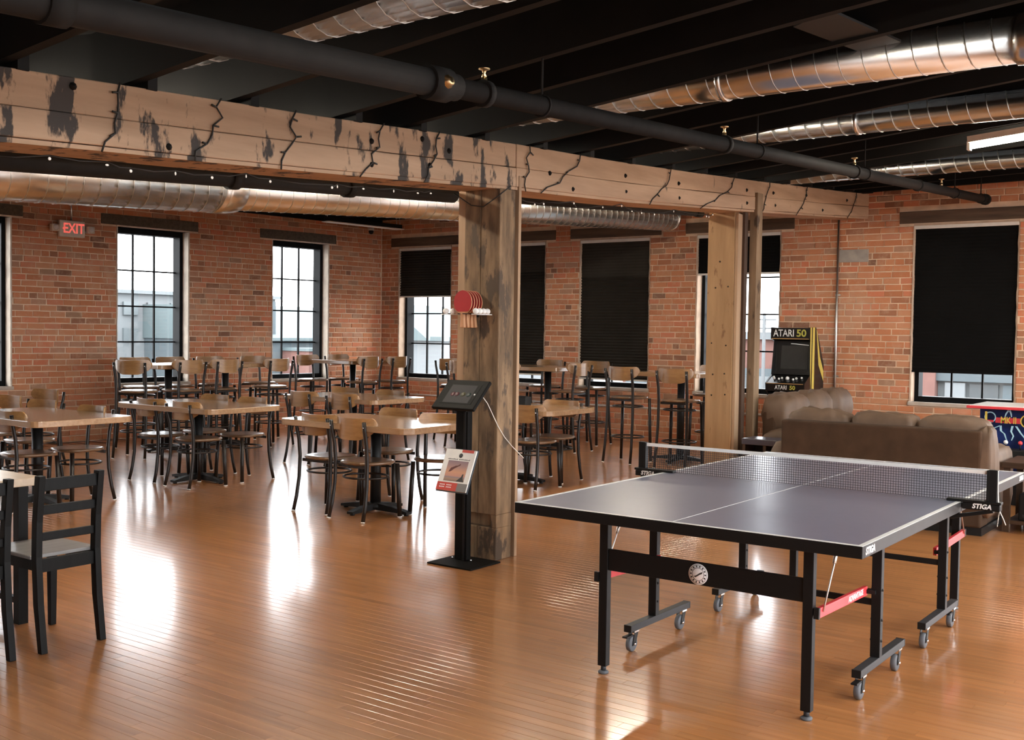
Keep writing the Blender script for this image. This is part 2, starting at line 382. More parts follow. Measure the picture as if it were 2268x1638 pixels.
# ------------------------------------------------------------------ room geometry
YB = 9.42; XC = -9.58
TH = math.radians(5.3)
U = Vector((-math.sin(TH), -math.cos(TH), 0)); N = Vector((math.cos(TH), -math.sin(TH), 0))
def LW(s, d, z): # left wall: s along from corner, d into room
    p = Vector((XC, YB, 0)) + U*s + N*d; return (p.x, p.y, z)
def sY(y): return (YB - y)/math.cos(TH)
BEAMB = [(-7, 1.92), (-1.51, 2.234), (0.2, 2.325), (1.98, 2.436), (3.52, 2.513), (5.6, 2.65), (8.0, 2.82), (9.42, 2.93)]
def beam_z(y): return lerp_tab(BEAMB, y)
def beam_x(y): return lerp_tab([(-7, -1.44), (2, -1.475), (9.42, -1.575)], y)
def jslope(y): return lerp_tab([(-7, 0.06), (-1, 0.09), (0.5, 0.105), (5.5, 0.09), (7.5, 0.06), (9.42, 0.004)], y)
def roof_r(x, y): return beam_z(y) + 0.30 + jslope(y)*(x+1.5)
def roof_l(x, y): return beam_z(y) + 0.30 + (3.27 - beam_z(y) - 0.30) * min(1.0, (-1.5-x)/8.2)
XR = 5.4; YF = -8.0   # unseen right and front walls

# ---- floor
fl = struct('floor')
B().box((XC-0.9, YF, -0.05), (XR, YB+0.02, -0.0035)).build('subfloor', sub_m, fl)
PW = 0.057
def plank_mesh(x0, x1, y0, mb):
    c = 0.0016; y1 = y0 + PW
    a, b = y0+0.0002, y1-0.0002
    vs = []
    for x in (x0+0.0004, x1-0.0004):
        vs += [(x, a, -0.0035), (x, a+c*0.15, -0.0004), (x, a+c*1.0, 0), (x, b-c*1.0, 0), (x, b-c*0.15, -0.0004), (x, b, -0.0035)]
    fs = [(i, i+1, i+7, i+6) for i in range(5)] + [(0, 6, 11, 5)]
    fs = [tuple(reversed(f)) for f in fs] + [(0, 1, 2, 3, 4, 5), (11, 10, 9, 8, 7, 6)]
    mb.add(vs, fs)
planks = []
y = -4.6
rowi = 0
while y < YB - 0.001:
    x = XC - 0.75 + random.random()*0.8
    if y > -0.2 or True:
        while x < 4.6:
            ln = random.choice((0.45, 0.6, 0.75, 0.9, 1.05, 1.2, 1.5)); planks.append((x, x+ln, y)); x += ln
    y += PW; rowi += 1
def seen_size(p):
    mx = ((p[0]+p[1])/2, p[2]+PW/2, 0)
    sx, sy, z = screen(mx)
    if z < 0.6 or not (-60 < sx < 2330 and 840 < sy < 1700): return 0
    return (p[1]-p[0])/z/z
planks.sort(key=seen_size, reverse=True)
cacheP = {}
for p in planks[:300]:
    ln = round(p[1]-p[0], 3)
    if ln not in cacheP:
        mb = B(); plank_mesh(0, ln, 0, mb); cacheP[ln] = mb.mesh('plank', floor_s)
    o = bpy.data.objects.new('plank', cacheP[ln]); col.objects.link(o); o.parent = fl; o.location = (p[0], p[2], 0)
mb = B()
for p in planks[300:]: plank_mesh(p[0], p[1], p[2], mb)
mb.box((4.6, YF, -0.0035), (XR, YB, -0.0005)); mb.box((XC-0.9, YF, -0.0035), (4.6, -4.6, -0.0005))
tag(mb.build('strip_flooring', floor_j, fl), kind='stuff')

# ---- brick walls
CH = 0.0762; BL = 0.212
def in_open(a, b, z0, z1, ops):
    for (o0, o1, q0, q1) in ops:
        if b > o0+0.004 and a < o1-0.004 and z1 > q0+0.004 and z0 < q1-0.004: return (o0, o1)
    return None
def lay_bricks(length, height, ops, start=0.0):
    out = []; r = 0; z = 0.0
    while z < height:
        hdr = (r % 7 == 3); L0 = BL/2 if hdr else BL
        x = start - random.random()*0.05 - (L0/2 if r % 2 else 0)
        while x < length:
            w = L0*(1+random.uniform(-0.06, 0.06))
            a, b = max(x, start), min(x+w, length)
            hit = in_open(a, b, z, z+CH, ops)
            if hit:
                if a < hit[0]-0.03: out.append((a, hit[0], z))
                if b > hit[1]+0.03: out.append((hit[1], b, z))
            elif b-a > 0.03: out.append((a, b, z))
            x += w
        z += CH; r += 1
    return out
def brick_vs(a, b, z, pr):
    g = 0.0060; j = lambda: random.uniform(-0.0022, 0.0022); e = 0.0035
    a += g; b -= g; z0 = z+g; z1 = z+CH-g
    q = [(a+j(), z0+j()), (b+j(), z0+j()), (b+j(), z1+j()), (a+j(), z1+j())]
    vs = [(p[0], -0.02, p[1]) for p in q] + [(p[0], pr-e, p[1]) for p in q]
    cx, cz = (a+b)/2, (z0+z1)/2
    vs += [(p[0]+(e if p[0] < cx else -e), pr, p[1]+(e if p[1] < cz else -e)) for p in q]
    fs = [(4,5,9,8),(5,6,10,9),(6,7,11,10),(7,4,8,11),(8,9,10,11),(0,1,5,4),(1,2,6,5),(2,3,7,6),(3,0,4,7)]
    return vs, fs
def brick_wall(root, bricks, to_world, flip):
    """bricks in wall space (u, d, z): u along wall, d out into the room"""
    def size(bk):
        p = to_world.matrix_world @ Vector(((bk[0]+bk[1])/2, 0, bk[2]+CH/2))
        sx, sy, z = screen(p)
        if z < 1 or not (-30 < sx < 2300 and 380 < sy < 1010): return 0
        return (bk[1]-bk[0])/z
    bricks = sorted(bricks, key=size, reverse=True)
    # spread the singles over the nearest, fully seen bricks
    cache = {}
    for bk in bricks[:300]:
        ln = round((bk[1]-bk[0])/0.02)*0.02; var = random.randrange(3)
        if (ln, var) not in cache:
            vs, fs = brick_vs(0, ln, 0, random.uniform(0.006, 0.012))
            if flip: vs = [(x, y, z) for x, y, z in vs]
            m_ = B().add(vs, fs if not flip else [tuple(reversed(f)) for f in fs]); cache[(ln, var)] = m_.mesh('brick', brick_s)
        o = bpy.data.objects.new('brick', cache[(ln, var)]); col.objects.link(o); o.parent = root
        o.location = ((bk[0]+bk[1])/2-ln/2, random.uniform(-0.002, 0.002), bk[2])
    m_ = B()
    for bk in bricks[300:]:
        vs, fs = brick_vs(bk[0], bk[1], bk[2], random.uniform(0.003, 0.013))
        m_.add(vs, fs if not flip else [tuple(reversed(f)) for f in fs])
    tag(m_.build('brickwork', brick_j, root), kind='stuff')
def slab(root, length, height, ops, thick, m, start=0.0):
    """mortar slab with holes, u 0..length, d -thick..0"""
    us = sorted(set([start, length] + [o[0] for o in ops] + [o[1] for o in ops])); mb_ = B()
    for a, b in zip(us, us[1:]):
        zs = [0.0]
        cut = [o for o in ops if o[0] <= a+1e-6 and o[1] >= b-1e-6]
        if not cut: mb_.box((a, -thick, 0), (b, 0, height)); continue
        for o in cut:
            mb_.box((a, -thick, 0), (b, 0, o[2])); mb_.box((a, -thick, o[3]), (b, 0, height))
    return mb_.build('mortar_backing', m, root)
ZS, ZT = 0.74, 2.82
# back wall: u = x - XC, d = -y direction (into room is -Y)
OPB = [(-9.2, -8.1), (-7.46, -6.31), (-5.71, -4.57), (-3.86, -2.68), (-1.03, 0.127), (2.2, 3.35), (4.2, 5.4)]
wb = struct('wall_back', (XC, YB, 0)); wb.scale = (1, -1, 1)
bpy.context.view_layer.update()
LB = XR - XC
ops_b = [(a-XC, b-XC, ZS, ZT) for a, b in OPB]
slab(wb, LB, 3.45, ops_b, 0.36, mortar, start=-0.4)
lin_b = [(a-XC-0.17, b-XC+0.17, ZT+0.03, ZT+0.17) for a, b in OPB]
bricks_b = lay_bricks(1.6-XC, 3.40, ops_b + lin_b, start=0.0)
brick_wall(wb, bricks_b, wb, False)
# left wall: local x = s along U, local y = into room
wl = struct('wall_left', (XC, YB, 0)); wl.rotation_euler = (0, 0, math.atan2(U.y, U.x))   # local x = U, local y = left of U
bpy.context.view_layer.update()
OPL = [(sY(8.31), sY(7.24)), (sY(5.837), sY(4.757)), (sY(3.374), sY(2.30)), (sY(0.9), sY(-0.2)), (sY(-1.6), sY(-2.7))]
ops_l = [(a, b, ZS, ZT) for a, b in OPL]
slab(wl, 18.0, 3.45, ops_l, 0.36, mortar, start=-0.36)
lin_l = [(a-0.14, b+0.22, ZT+0.02, ZT+0.155) for a, b in OPL]
bricks_l = lay_bricks(11.0, 3.40, ops_l + lin_l, start=0.02)
brick_wall(wl, bricks_l, wl, False)
for i, (a, b, z0, z1) in enumerate(lin_l[:3]):
    B().box((a, -0.2, z0), (b, 0.016, z1)).build('timber_lintel', lintel_m, wl, bevel=0.006)
for i, (a, b, z0, z1) in enumerate(lin_b[:5]):
    B().box((a, -0.2, z0), (b, 0.014, z1)).build('timber_lintel', lintelx_m, wb, bevel=0.006)
B().box((-1.935-XC, -0.02, 2.41), (-1.56-XC, 0.016, 2.565)).build('stone_patch', plain('grey_cement_patch', (0.36, 0.32, 0.28), 0.9, var=0.2, scale=8), wb, bevel=0.006)
jambx_m = plain('mortar_washed_jamb', (0.50, 0.36, 0.26), 0.9, var=0.15, scale=9, bump=0.6)
def jambs(root, ops, jm):
    for (a, b, z0, z1) in ops:
        for s, e in ((a, 1), (b, -1)):
            n = 26; vs = []; 
            for k in range(n+1):
                z = z0 + (z1-z0)*k/n; r = random.uniform(0.0, 0.012)
                vs += [(s + e*0.012, -0.2, z), (s + e*(0.010+r*0.5), 0.001 + r*0.4, z), (s - e*0.004, 0.012, z)]
            fs = []
            for k in range(n):
                for c in range(2): q = (3*k+c, 3*k+c+1, 3*k+c+4, 3*k+c+3); fs.append(q if e < 0 else tuple(reversed(q)))
            B().add(vs, fs).build('jamb_plaster', jm, root)
        B().box((a-0.02, -0.2, z0-0.045), (b+0.02, 0.03, z0)).build('window_sill', sill_m, root, bevel=0.006)
        B().box((a, -0.2, z1-0.0), (b, 0.01, z1+0.022)).build('window_head', jm, root)
jambs(wl, ops_l[:3], jamb_m); jambs(wb, ops_b[:5], jambx_m)
def window(n, root_loc, rot, scale, a, b, cols_=3, rows=4):
    w = struct('window_%d' % n, root_loc); w.rotation_euler = rot; w.scale = scale
    d0, d1 = -0.31, -0.14; fwid = 0.06
    for q in (((a, d0, ZS), (a+fwid, d1, ZT)), ((b-fwid, d0, ZS), (b, d1, ZT)), ((a+fwid, d0, ZT-fwid*1.2), (b-fwid, d1, ZT)), ((a+fwid, d0, ZS), (b-fwid, d1, ZS+fwid))):
        B().box(*q).build('window_frame', frame_m, w)
    ia, ib, iz0, iz1 = a+fwid, b-fwid, ZS+fwid, ZT-fwid*1.2
    for k in range(1, cols_):
        x_ = ia+(ib-ia)*k/cols_; B().box((x_-0.010, -0.285, iz0), (x_+0.010, -0.255, iz1)).build('muntin', frame_m, w)
    for k in range(1, rows):
        z_ = iz0+(iz1-iz0)*k/rows; B().box((ia, -0.284, z_-0.010), (ib, -0.256, z_+0.010)).build('muntin', frame_m, w)
    for i in range(cols_):
        for k in range(rows):
            xa, xb = ia+(ib-ia)*i/cols_, ia+(ib-ia)*(i+1)/cols_; za, zb = iz0+(iz1-iz0)*k/rows, iz0+(iz1-iz0)*(k+1)/rows
            B().add([(xa, -0.27, za), (xb, -0.27, za), (xb, -0.27, zb), (xa, -0.27, zb)], [(0, 1, 2, 3)]).build('pane', glass_m, w)
    return w
for i, (a, b) in enumerate(OPL[:3]): window(i+1, wl.location, wl.rotation_euler, wl.scale, a, b)
for i, (a, b, _, _) in enumerate(ops_b[:5]): window(i+4, wb.location, wb.rotation_euler, wb.scale, a, b)
# unseen right and front walls with window openings (they only light the room)
wr = struct('wall_right', (XR, YB, 0)); wr.rotation_euler = (0, 0, -PI/2); wr.scale = (1, -1, 1)
ops_r = [(0.9+2.35*k, 2.75+2.35*k, 0.6, 3.1) for k in range(7)]
slab(wr, YB-YF, 4.4, ops_r, 0.3, plain('brick_red_wall_paint', (0.34, 0.17, 0.10), 0.9), start=-0.3)
wf = struct('wall_front', (XC-1.7, YF, 0))
ops_f = []
slab(wf, XR-XC+1.9, 4.4, ops_f, 0.3, MATS['brick_red_wall_paint'], start=-0.3)
# portals for the daylight
for a, b in OPL: 
    c = LW((a+b)/2, -0.34, (ZS+ZT)/2); portal('daylight_portal', c, (PI/2, 0, math.atan2(N.y, N.x)+PI/2), b-a, ZT-ZS)
for k in (0, 2, 3, 4, 5, 6):
    a, b = OPB[k]; zl, zh = ((ZS, 2.03), 0, (ZS, 0.82), (ZS, 2.29), (ZS, 1.09), (ZS, ZT), (ZS, ZT))[k]
    portal('daylight_portal', ((a+b)/2, YB+0.34, (zl+zh)/2), (PI/2, 0, 0), b-a, zh-zl)
for a, b, _, _ in ops_r: portal('daylight_portal', (XR+0.25, YB-(a+b)/2, 1.85), (PI/2, 0, -PI/2), b-a, 2.5)
for a, b, _, _ in ops_f: portal('daylight_portal', (XC-1.7+(a+b)/2, YF-0.25, (ZS+ZT)/2), (PI/2, 0, PI), b-a, ZT-ZS)

# ---- ceiling: deck + joists
ce = struct('ceiling')
ys = [YF + (YB+0.3-YF)*k/34 for k in range(35)]
mb = B(); vs = []; fs = []
xs = [-11.8, -9.7, -6, -3, -1.5, 1, 3.5, XR+0.1]
for yv in ys:
    for xv in xs:
        z = (roof_l(xv, yv) if xv < -1.5 else roof_r(xv, yv)) + 0.27
        vs += [(xv, yv, z)]
nx = len(xs)
for i in range(len(ys)-1):
    for k in range(nx-1): fs.append((i*nx+k, (i+1)*nx+k, (i+1)*nx+k+1, i*nx+k+1))
mb.add(vs, fs)
vs2 = [(x_, y_, z_+0.12) for x_, y_, z_ in vs]; mb.add(vs2, [tuple(reversed(f)) for f in fs])
mb.build('roof_deck', ceil_m, ce)
seats = [-4.6, -4.0, -3.4, -2.75, -2.1, -1.48, -0.87, -0.28, 0.45, 0.99, 1.6, 2.25, 2.85, 3.45, 4.1, 4.7, 5.3, 5.95, 6.55, 7.15, 7.8, 8.45, 9.1]
for yj in seats:
    m_ = B(); w = 0.05
    for x0, x1, fz in ((-1.80, XR, roof_r), (-9.9, -1.45, roof_l)):
        za, zb = fz(x0, yj) if fz is roof_r else fz(x0, yj), fz(x1, yj)
        if fz is roof_r: za = beam_z(yj)+0.30
        m_ = B(); off = 0.0 if fz is roof_r else 0.055
        v8 = []
        for x_, z_ in ((x0, za), (x1, zb)):
            v8 += [(x_, yj-w/2+off, z_), (x_, yj+w/2+off, z_), (x_, yj+w/2+off, z_+0.28), (x_, yj-w/2+off, z_+0.28)]
        m_.add(v8, ((0,1,2,3),(7,6,5,4),(0,4,5,1),(1,5,6,2),(2,6,7,3),(3,7,4,0))).build('joist', joist_m, ce)
B().add([(0.95, 1.10, 3.0), (1.06, 1.83, 3.0), (0.84, 1.83, 2.985), (0.73, 1.22, 2.985), (0.95, 1.10, 3.012), (1.06, 1.83, 3.012), (0.84, 1.83, 2.997), (0.73, 1.22, 2.997)],
        [(3,2,1,0),(4,5,6,7),(0,1,5,4),(1,2,6,5),(2,3,7,6),(3,0,4,7)]).build('access_panel', plain('dark_grey_panel', (0.010, 0.0095, 0.009), 0.6), ce)

# ---- outside world
def outside(name, label, cat, parts, group=None):
    t = thing(name, label, cat, group=group)
    for nm, lo, hi, m_ in parts: B().box(lo, hi).build(nm, m_, t)
    return t
g_ = B().box((-160, -120, -5.2), (120, 160, -5.0)).build('street_ground', ground_m); tag(g_, 'pale asphalt ground far below the windows', 'ground', kind='structure')
# pale block seen through the window behind the left tables
def facade(t, x, y0, y1, z0, z1, rows, n, m_):
    for r in range(rows):
        for k in range(n):
            ya = y0+(y1-y0)*(k+0.2)/n; yb = y0+(y1-y0)*(k+0.8)/n; za = z0+(z1-z0)*(r+0.25)/rows; zb = z0+(z1-z0)*(r+0.75)/rows
            B().box((x, ya, za), (x+0.15, yb, zb)).build('window', m_, t)
t = outside('apartment_block', 'pale white building with rows of windows outside the leftmost full window', 'building', [('wall', (-62, 25, -5), (-50, 43, 3.3), bld_pale), ('parapet', (-62, 24.8, 3.3), (-49.7, 43.2, 3.5), bld_win)])
facade(t, -50, 25.5, 42.5, 0.3, 3.2, 2, 11, bld_win)
t = outside('grey_warehouse', 'blue grey warehouse with broad pale roof outside the second window', 'building', [('wall', (-52, 33.4, -5), (-40, 46, 0.9), bld_grey), ('chimney', (-40.6, 33.85, 0.9), (-40.1, 34.25, 2.85), bld_grey), ('annex', (-40, 34.6, -5), (-38, 36.1, 0.35), bld_brick), ('annex_roof', (-40, 34.5, 0.35), (-37.9, 36.2, 0.5), bld_roof), ('side_shed', (-40, 36.4, -5), (-38.2, 40, 0.25), bld_grey)])
B().prism([(-39.7, 0.85), (-39.7, 1.0), (-43.5, 2.72), (-52, 2.72), (-52, 0.85)], 33.3, 46.1, 'y').build('roof', bld_roof, t)
t = thing('gabled_house', 'pale house with grey gable roof outside the half blinded corner window', 'building')
B().box((-36, 36, -5), (-27, 44, 1.0)).build('wall', bld_pale, t)
B().prism([(-36.4, 1.0), (-31.0, 1.0), (-33.6, 2.75)], 35.7, 44.3, 'y').build('roof', bld_roof, t)
B().box((-31.0, 35.8, 1.0), (-26.8, 44.2, 1.2)).build('flat_roof', bld_roof, t)
t = outside('brick_shop', 'red brick building with grey ground floor across the street', 'building', [('wall', (-17, 30, -5), (-9.6, 38, 1.36), bld_brick), ('cornice', (-17.2, 29.8, 1.36), (-9.4, 38.2, 1.6), bld_pale), ('shopfront', (-16.8, 29.85, -4.9), (-9.7, 30.0, 0.40), bld_grey), ('shop_window', (-13.4, 29.8, -1.4), (-12.0, 29.86, 0.15), bld_dark), ('shop_window', (-11.8, 29.8, -1.4), (-10.2, 29.86, 0.15), bld_win)])
t = outside('grey_storefront', 'grey storefront with white drape outside the rightmost window', 'building', [('brick_pier', (-5.25, 24, -5), (-4.62, 28, 1.2), bld_brick), ('wall', (-4.62, 24.3, -5), (3, 28, 1.2), bld_win), ('fascia', (-4.62, 24.1, 0.44), (3, 24.3, 0.9), bld_grey), ('white_drape', (-4.42, 24.15, -1.6), (-3.95, 24.28, 0.40), bld_pale), ('shop_window', (-3.86, 24.22, -1.8), (-3.2, 24.32, 0.38), bld_dark), ('shop_window', (-3.1, 24.22, -1.8), (-2.4, 24.32, 0.38), bld_grey), ('shop_window', (-2.3, 24.22, -1.8), (-1.2, 24.32, 0.38), bld_dark)])
t = thing('utility_pole', 'grey utility pole with two crossarms outside the half blinded window', 'pole', (-11.42, 29.4, -5))
B().tube([(0, 0, 0), (0, 0, 7.2)], 0.06, 8).build('pole', pole_m, t)
B().bar((-0.40, 0, 7.0), (0.40, 0, 7.0), 0.06, 0.05).build('crossarm', pole_m, t); B().bar((-0.32, 0, 6.72), (0.32, 0, 6.72), 0.06, 0.05).build('crossarm', pole_m, t)

# ------------------------------------------------------------------ beam, posts
bm_ = thing('ceiling_beam', 'long distressed tan timber beam with dark stains crossing the room', 'beam')
def beam_ply(z0, z1, y0, y1, m_, xo=0.0, wid=0.30, n=14, wob=0.006):
    vs = []; 
    for k in range(n+1):
        yv = y0+(y1-y0)*k/n; x = beam_x(yv)+xo + random.uniform(-wob, wob)*0.5; zb = beam_z(yv)
        a, b = zb+z0+random.uniform(-wob, wob)*0.4, zb+z1+random.uniform(-wob, wob)*0.4
        vs += [(x, yv, a), (x, yv, b), (x-wid, yv, b), (x-wid, yv, a)]
    fs = []
    for k in range(n):
        for c in range(4): fs.append((4*k+c, 4*k+4+c, 4*k+4+(c+1) % 4, 4*k+(c+1) % 4))
    fs += [(0, 1, 2, 3), tuple(4*n+c for c in (3, 2, 1, 0))]
    fs = [tuple(reversed(f)) for f in fs]
    return B().add(vs, fs)
for y0, y1, m_ in ((-6.5, 2.0, beam_m), (2.005, 9.415, beam2_m)):
    beam_ply(0.148, 0.30, y0, y1, m_).build('upper_timber', m_, bm_, bevel=0.006)
    beam_ply(0.022, 0.146, y0, y1, m_, xo=0.004).build('lower_timber', m_, bm_, bevel=0.006)
    beam_ply(0.0, 0.02, y0, y1, m_, xo=-0.004, wob=0.004).build('bottom_lath', m_, bm_)
for yv, dz in ((-0.72, 0.05), (-1.2, 0.26), (0.62, 0.07), (0.62, 0.20), (1.05, 0.25), (1.12, 0.10), (1.3, 0.2), (2.4, 0.14), (2.7, 0.05), (3.45, 0.2), (3.46, 0.08), (4.35, 0.19), (4.36, 0.07), (5.75, 0.2), (5.76, 0.08), (6.4, 0.2), (6.45, 0.08), (7.3, 0.21), (7.8, 0.07), (8.6, 0.2)):
    B().lathe([(0.0, 0.0), (0.017, 0.001), (0.017, 0.007), (0.009, 0.012), (0.009, 0.016), (0.0, 0.017)], 8, (beam_x(yv)-0.002, yv, beam_z(yv)+dz), 'x').build('bolt_head', pipe_m, bm_)

p1 = thing('timber_post', 'rough dark timber post holding paddle rack, behind the tablet kiosk', 'post', (-1.62, 1.92, 0))
def pbox(t, nm, x0, x1, y0, y1, z0, z1, m_, bev=0.006):
    L_ = t.location; return B().box((x0-L_.x, y0-L_.y, z0), (x1-L_.x, y1-L_.y, z1)).build(nm, m_, t, bevel=bev)
zt = beam_z(1.9)+0.002
pbox(p1, 'side_board', -1.83, -1.768, 1.845, 2.03, 0.0, zt, board_m, 0.003)
pbox(p1, 'timber', -1.764, -1.632, 1.83, 2.0, 0.30, zt, post_m)
pbox(p1, 'timber', -1.629, -1.475, 1.832, 2.0, 0.30, zt, post_m)
pbox(p1, 'timber_foot', -1.764, -1.632, 1.83, 2.0, 0.0, 0.215, post_m)
pbox(p1, 'timber_foot', -1.629, -1.475, 1.832, 2.0, 0.0, 0.215, post_m)
pbox(p1, 'notch_infill', -1.76, -1.52, 1.87, 2.0, 0.215, 0.30, post_m)
pbox(p1, 'timber', -1.519, -1.475, 1.834, 1.999, 0.215, 0.30, post_m, 0.002)
pbox(p1, 'rear_board', -1.80, -1.468, 2.03, 2.06, 0.0, zt+0.10, board_m, 0.003)
pbox(p1, 'spacer', -1.77, -1.50, 2.0, 2.03, 0.0, zt, post_m, 0)
p2 = thing('timber_post', 'pale timber post with knots and side boards near the sofas', 'post', (-1.77, 5.85, 0))
zt2 = beam_z(5.85)+0.002
pbox(p2, 'timber', -1.915, -1.64, 5.76, 5.98, 0.0, zt2, post_light_m)
pbox(p2, 'side_board', -1.638, -1.607, 5.77, 5.97, 0.0, zt2-0.02, board_m, 0.003)
pbox(p2, 'conduit_channel', -1.606, -1.58, 5.86, 5.93, 0.0, zt2, plain('dark_brown_channel', (0.06, 0.032, 0.018), 0.7), 0.002)
pbox(p2, 'outer_board', -1.575, -1.50, 5.955, 6.08, 0.0, zt2+0.19, grain('worn_brown_board', (0.13, 0.082, 0.045), (0.34, 0.225, 0.13), 0.8, axis=2, scale=1.0, stretch=8, stain=(0.08, 0.05, 0.03), stain_amt=0.6, bump=0.4), 0.003)
for k, (dx, z) in enumerate(((0.05, 1.42), (0.2, 1.40), (0.06, 0.92), (0.2, 0.93), (0.12, 2.2), (0.08, 1.95), (0.21, 1.96), (0.07, 1.12), (0.19, 1.13))):
    B().lathe([(0.0, 0.0), (0.008, 0.0005), (0.006, 0.004), (0, 0.004)], 7, (-1.905+dx+1.77, 5.756-5.85, z), 'y').build('nail_head', pipe_m, p2)

# ------------------------------------------------------------------ ducts, pipes, sprinklers
def duct(name, label, p0, p1, r, pitch=0.127, r2=None, group='spiral ducts'):
    p0, p1 = Vector(p0), Vector(p1); t = thing(name, label, 'duct', p0, group=group); d = p1-p0; L_ = d.length; dn = d/L_
    B().tube([(0, 0, 0), d], [r, r2 or r], 28).build('duct_tube', duct_m, t)
    a = dn.cross(Vector((0, 0, 1))).normalized(); b = dn.cross(a)
    n = int(L_/pitch*18); pts = []
    for k in range(n+1):
        s_ = L_*k/n; th = 2*PI*s_/pitch; rr = r + ((r2 or r)-r)*s_/L_ + 0.0015
        pts.append(dn*s_ + a*(rr*math.cos(th)) + b*(rr*math.sin(th)))
    B().tube(pts, 0.0026, 5).build('spiral_seam', seam_m, t)
    return t
d = duct('spiral_duct', 'large spiral duct section along the left wall side below the beam', (-4.0, -2.2, 2.20+0.185), (-4.0, 1.62, 2.385+0.195), 0.20, group='left duct run')
B().lathe([(0.195, -0.10), (0.206, -0.10), (0.206, -0.04), (0.206, 0.0), (0.185, 0.12), (0.178, 0.13), (0.17, 0.13)], 28, (0, 3.83, 0.195), 'y').build('reducer_collar', duct_m, d)
d = duct('spiral_duct', 'narrower spiral duct section ending near the back wall windows', (-4.0, 1.7, 2.41+0.172), (-4.0, 8.85, 2.845+0.172), 0.172, group='left duct run')
B().lathe([(0.174, -0.12), (0.180, -0.12), (0.180, -0.07), (0.174, -0.07)], 28, (0, 3.1, 0.19), 'y').build('coupling_band', duct_m, d)
B().lathe([(0.170, 0.0), (0.181, 0.0), (0.181, 0.03), (0.170, 0.03)], 28, (0, 7.14, 0.435), 'y').build('end_cap_ring', duct_m, d)
duct('spiral_duct', 'spiral duct nearest the camera at the top of the picture', (-1.62, -0.57, 2.73+0.14), (4.5, -0.57, 2.73+0.14), 0.14)
d = duct('spiral_duct', 'spiral duct crossing the upper right with an elbow at its end', (-1.55, 1.93, 2.84+0.115), (1.62, 1.93, 2.845+0.115), 0.115)
B().lathe([(0.113, 0.0), (0.125, 0.0), (0.125, 0.03), (0.165, 0.14), (0.168, 0.16), (0.15, 0.16)], 28, (3.14, 0, 0.005), 'x').build('elbow_collar', duct_m, d)
B().tube([(3.28, 0, 0.0), (3.5, 0, 0.02), (3.68, 0, 0.12), (3.75, 0, 0.3)], 0.155, 24).build('elbow', duct_m, d)
B().lathe([(0.118, 0), (0.124, 0.0), (0.124, 0.03), (0.118, 0.03)], 28, (0.0+1.58, 0, 0.002), 'x').build('coupling_band', duct_m, d)
B().lathe([(0.0, 0.0), (0.10, 0.0), (0.115, 0.02), (0.05, 0.06), (0.05, 0.2)], 24, (3.3, -0.0, -0.2), 'z').build('round_diffuser', duct_m, d)
d = duct('spiral_duct', 'spiral duct above the lit fluorescent tube', (-1.55, 4.05, 2.97+0.095), (5.0, 4.05, 2.97+0.095), 0.095)
B().lathe([(0.096, 0), (0.102, 0.0), (0.102, 0.03), (0.096, 0.03)], 28, (1.63, 0, 0), 'x').build('coupling_band', duct_m, d)
duct('spiral_duct', 'farthest spiral duct under the ceiling close to the back wall', (-1.55, 6.75, 3.03+0.085), (5.0, 6.75, 3.03+0.085), 0.085)

pp = thing('sprinkler_pipe', 'black sprinkler pipe with couplings running above the beam front', 'pipe', (-0.2, -4.0, 2.335))
def pz(y): return 2.552 + 0.0552*y
def ppt(y): return (0, y+4.0, pz(y)-2.335)
B().tube([ppt(-4), ppt(-0.2)], 0.057, 18).build('large_pipe', pipe_m, pp)
B().tube([ppt(-0.2), ppt(9.25)], 0.045, 18).build('branch_pipe', pipe_m, pp)
for yv, ln, r_ in ((-0.33, 0.13, 0.072), (-2.05, 0.08, 0.068), (0.0, 0.035, 0.06), (2.45, 0.035, 0.058), (4.85, 0.03, 0.056), (6.6, 0.03, 0.056), (9.2, 0.07, 0.062)):
    B().tube([ppt(yv-ln/2), ppt(yv+ln/2)], r_, 16).build('coupling', pipe_m, pp)
B().lathe([(0, 0), (0.026, 0.0), (0.030, 0.012), (0.018, 0.02), (0.018, 0.03), (0, 0.03)], 8, (0.058, ppt(-0.33)[1], ppt(-0.33)[2]), 'x').build('brass_plug', brass_m, pp)
for yv in (0.0, 2.45, 4.85, 7.4):
    b_ = ppt(yv)
    B().tube([(0, b_[1], b_[2]+0.04), (0, b_[1], b_[2]+0.07)], 0.014, 8).build('sprinkler_body', brass_m, pp)
    B().lathe([(0.006, 0), (0.012, 0.005), (0.006, 0.02), (0.012, 0.035), (0.026, 0.037), (0.026, 0.041), (0, 0.042)], 10, (0, b_[1], b_[2]+0.07)).build('sprinkler_head', brass_m, pp)
for yv in (0.45, 2.95, 5.1, 7.9, 9.0):
    b_ = ppt(yv); B().tube([(0, b_[1], b_[2]+0.03), (0, b_[1], b_[2]+0.38)], 0.006, 6).build('hanger_rod', pipe_m, pp)
    B().tube([(0.052*math.cos(a), b_[1], b_[2]+0.052*math.sin(a)) for a in [2*PI*k/14 for k in range(14)]], 0.005, 5, closed=True).build('hanger_ring', pipe_m, pp)
bp_ = thing('sprinkler_pipe', 'black pipe behind the lower edge of the beam ending at the dark post', 'pipe', (-2.05, -3, 2.15))
B().tube([(0, 0, 0), (0, 5.05, 0.295)], 0.055, 14).build('pipe_run', pipe_m, bp_)
for yv in (1.5, 3.1, 4.0): B().tube([(0, yv, 0.0584*yv), (0, yv+0.06, 0.0584*(yv+0.06))], 0.068, 14).build('coupling', pipe_m, bp_)
bp2 = thing('sprinkler_pipe', 'thin black pipe beyond the dark post pointing at the pale post', 'pipe', (-2.02, 2.2, 2.47))
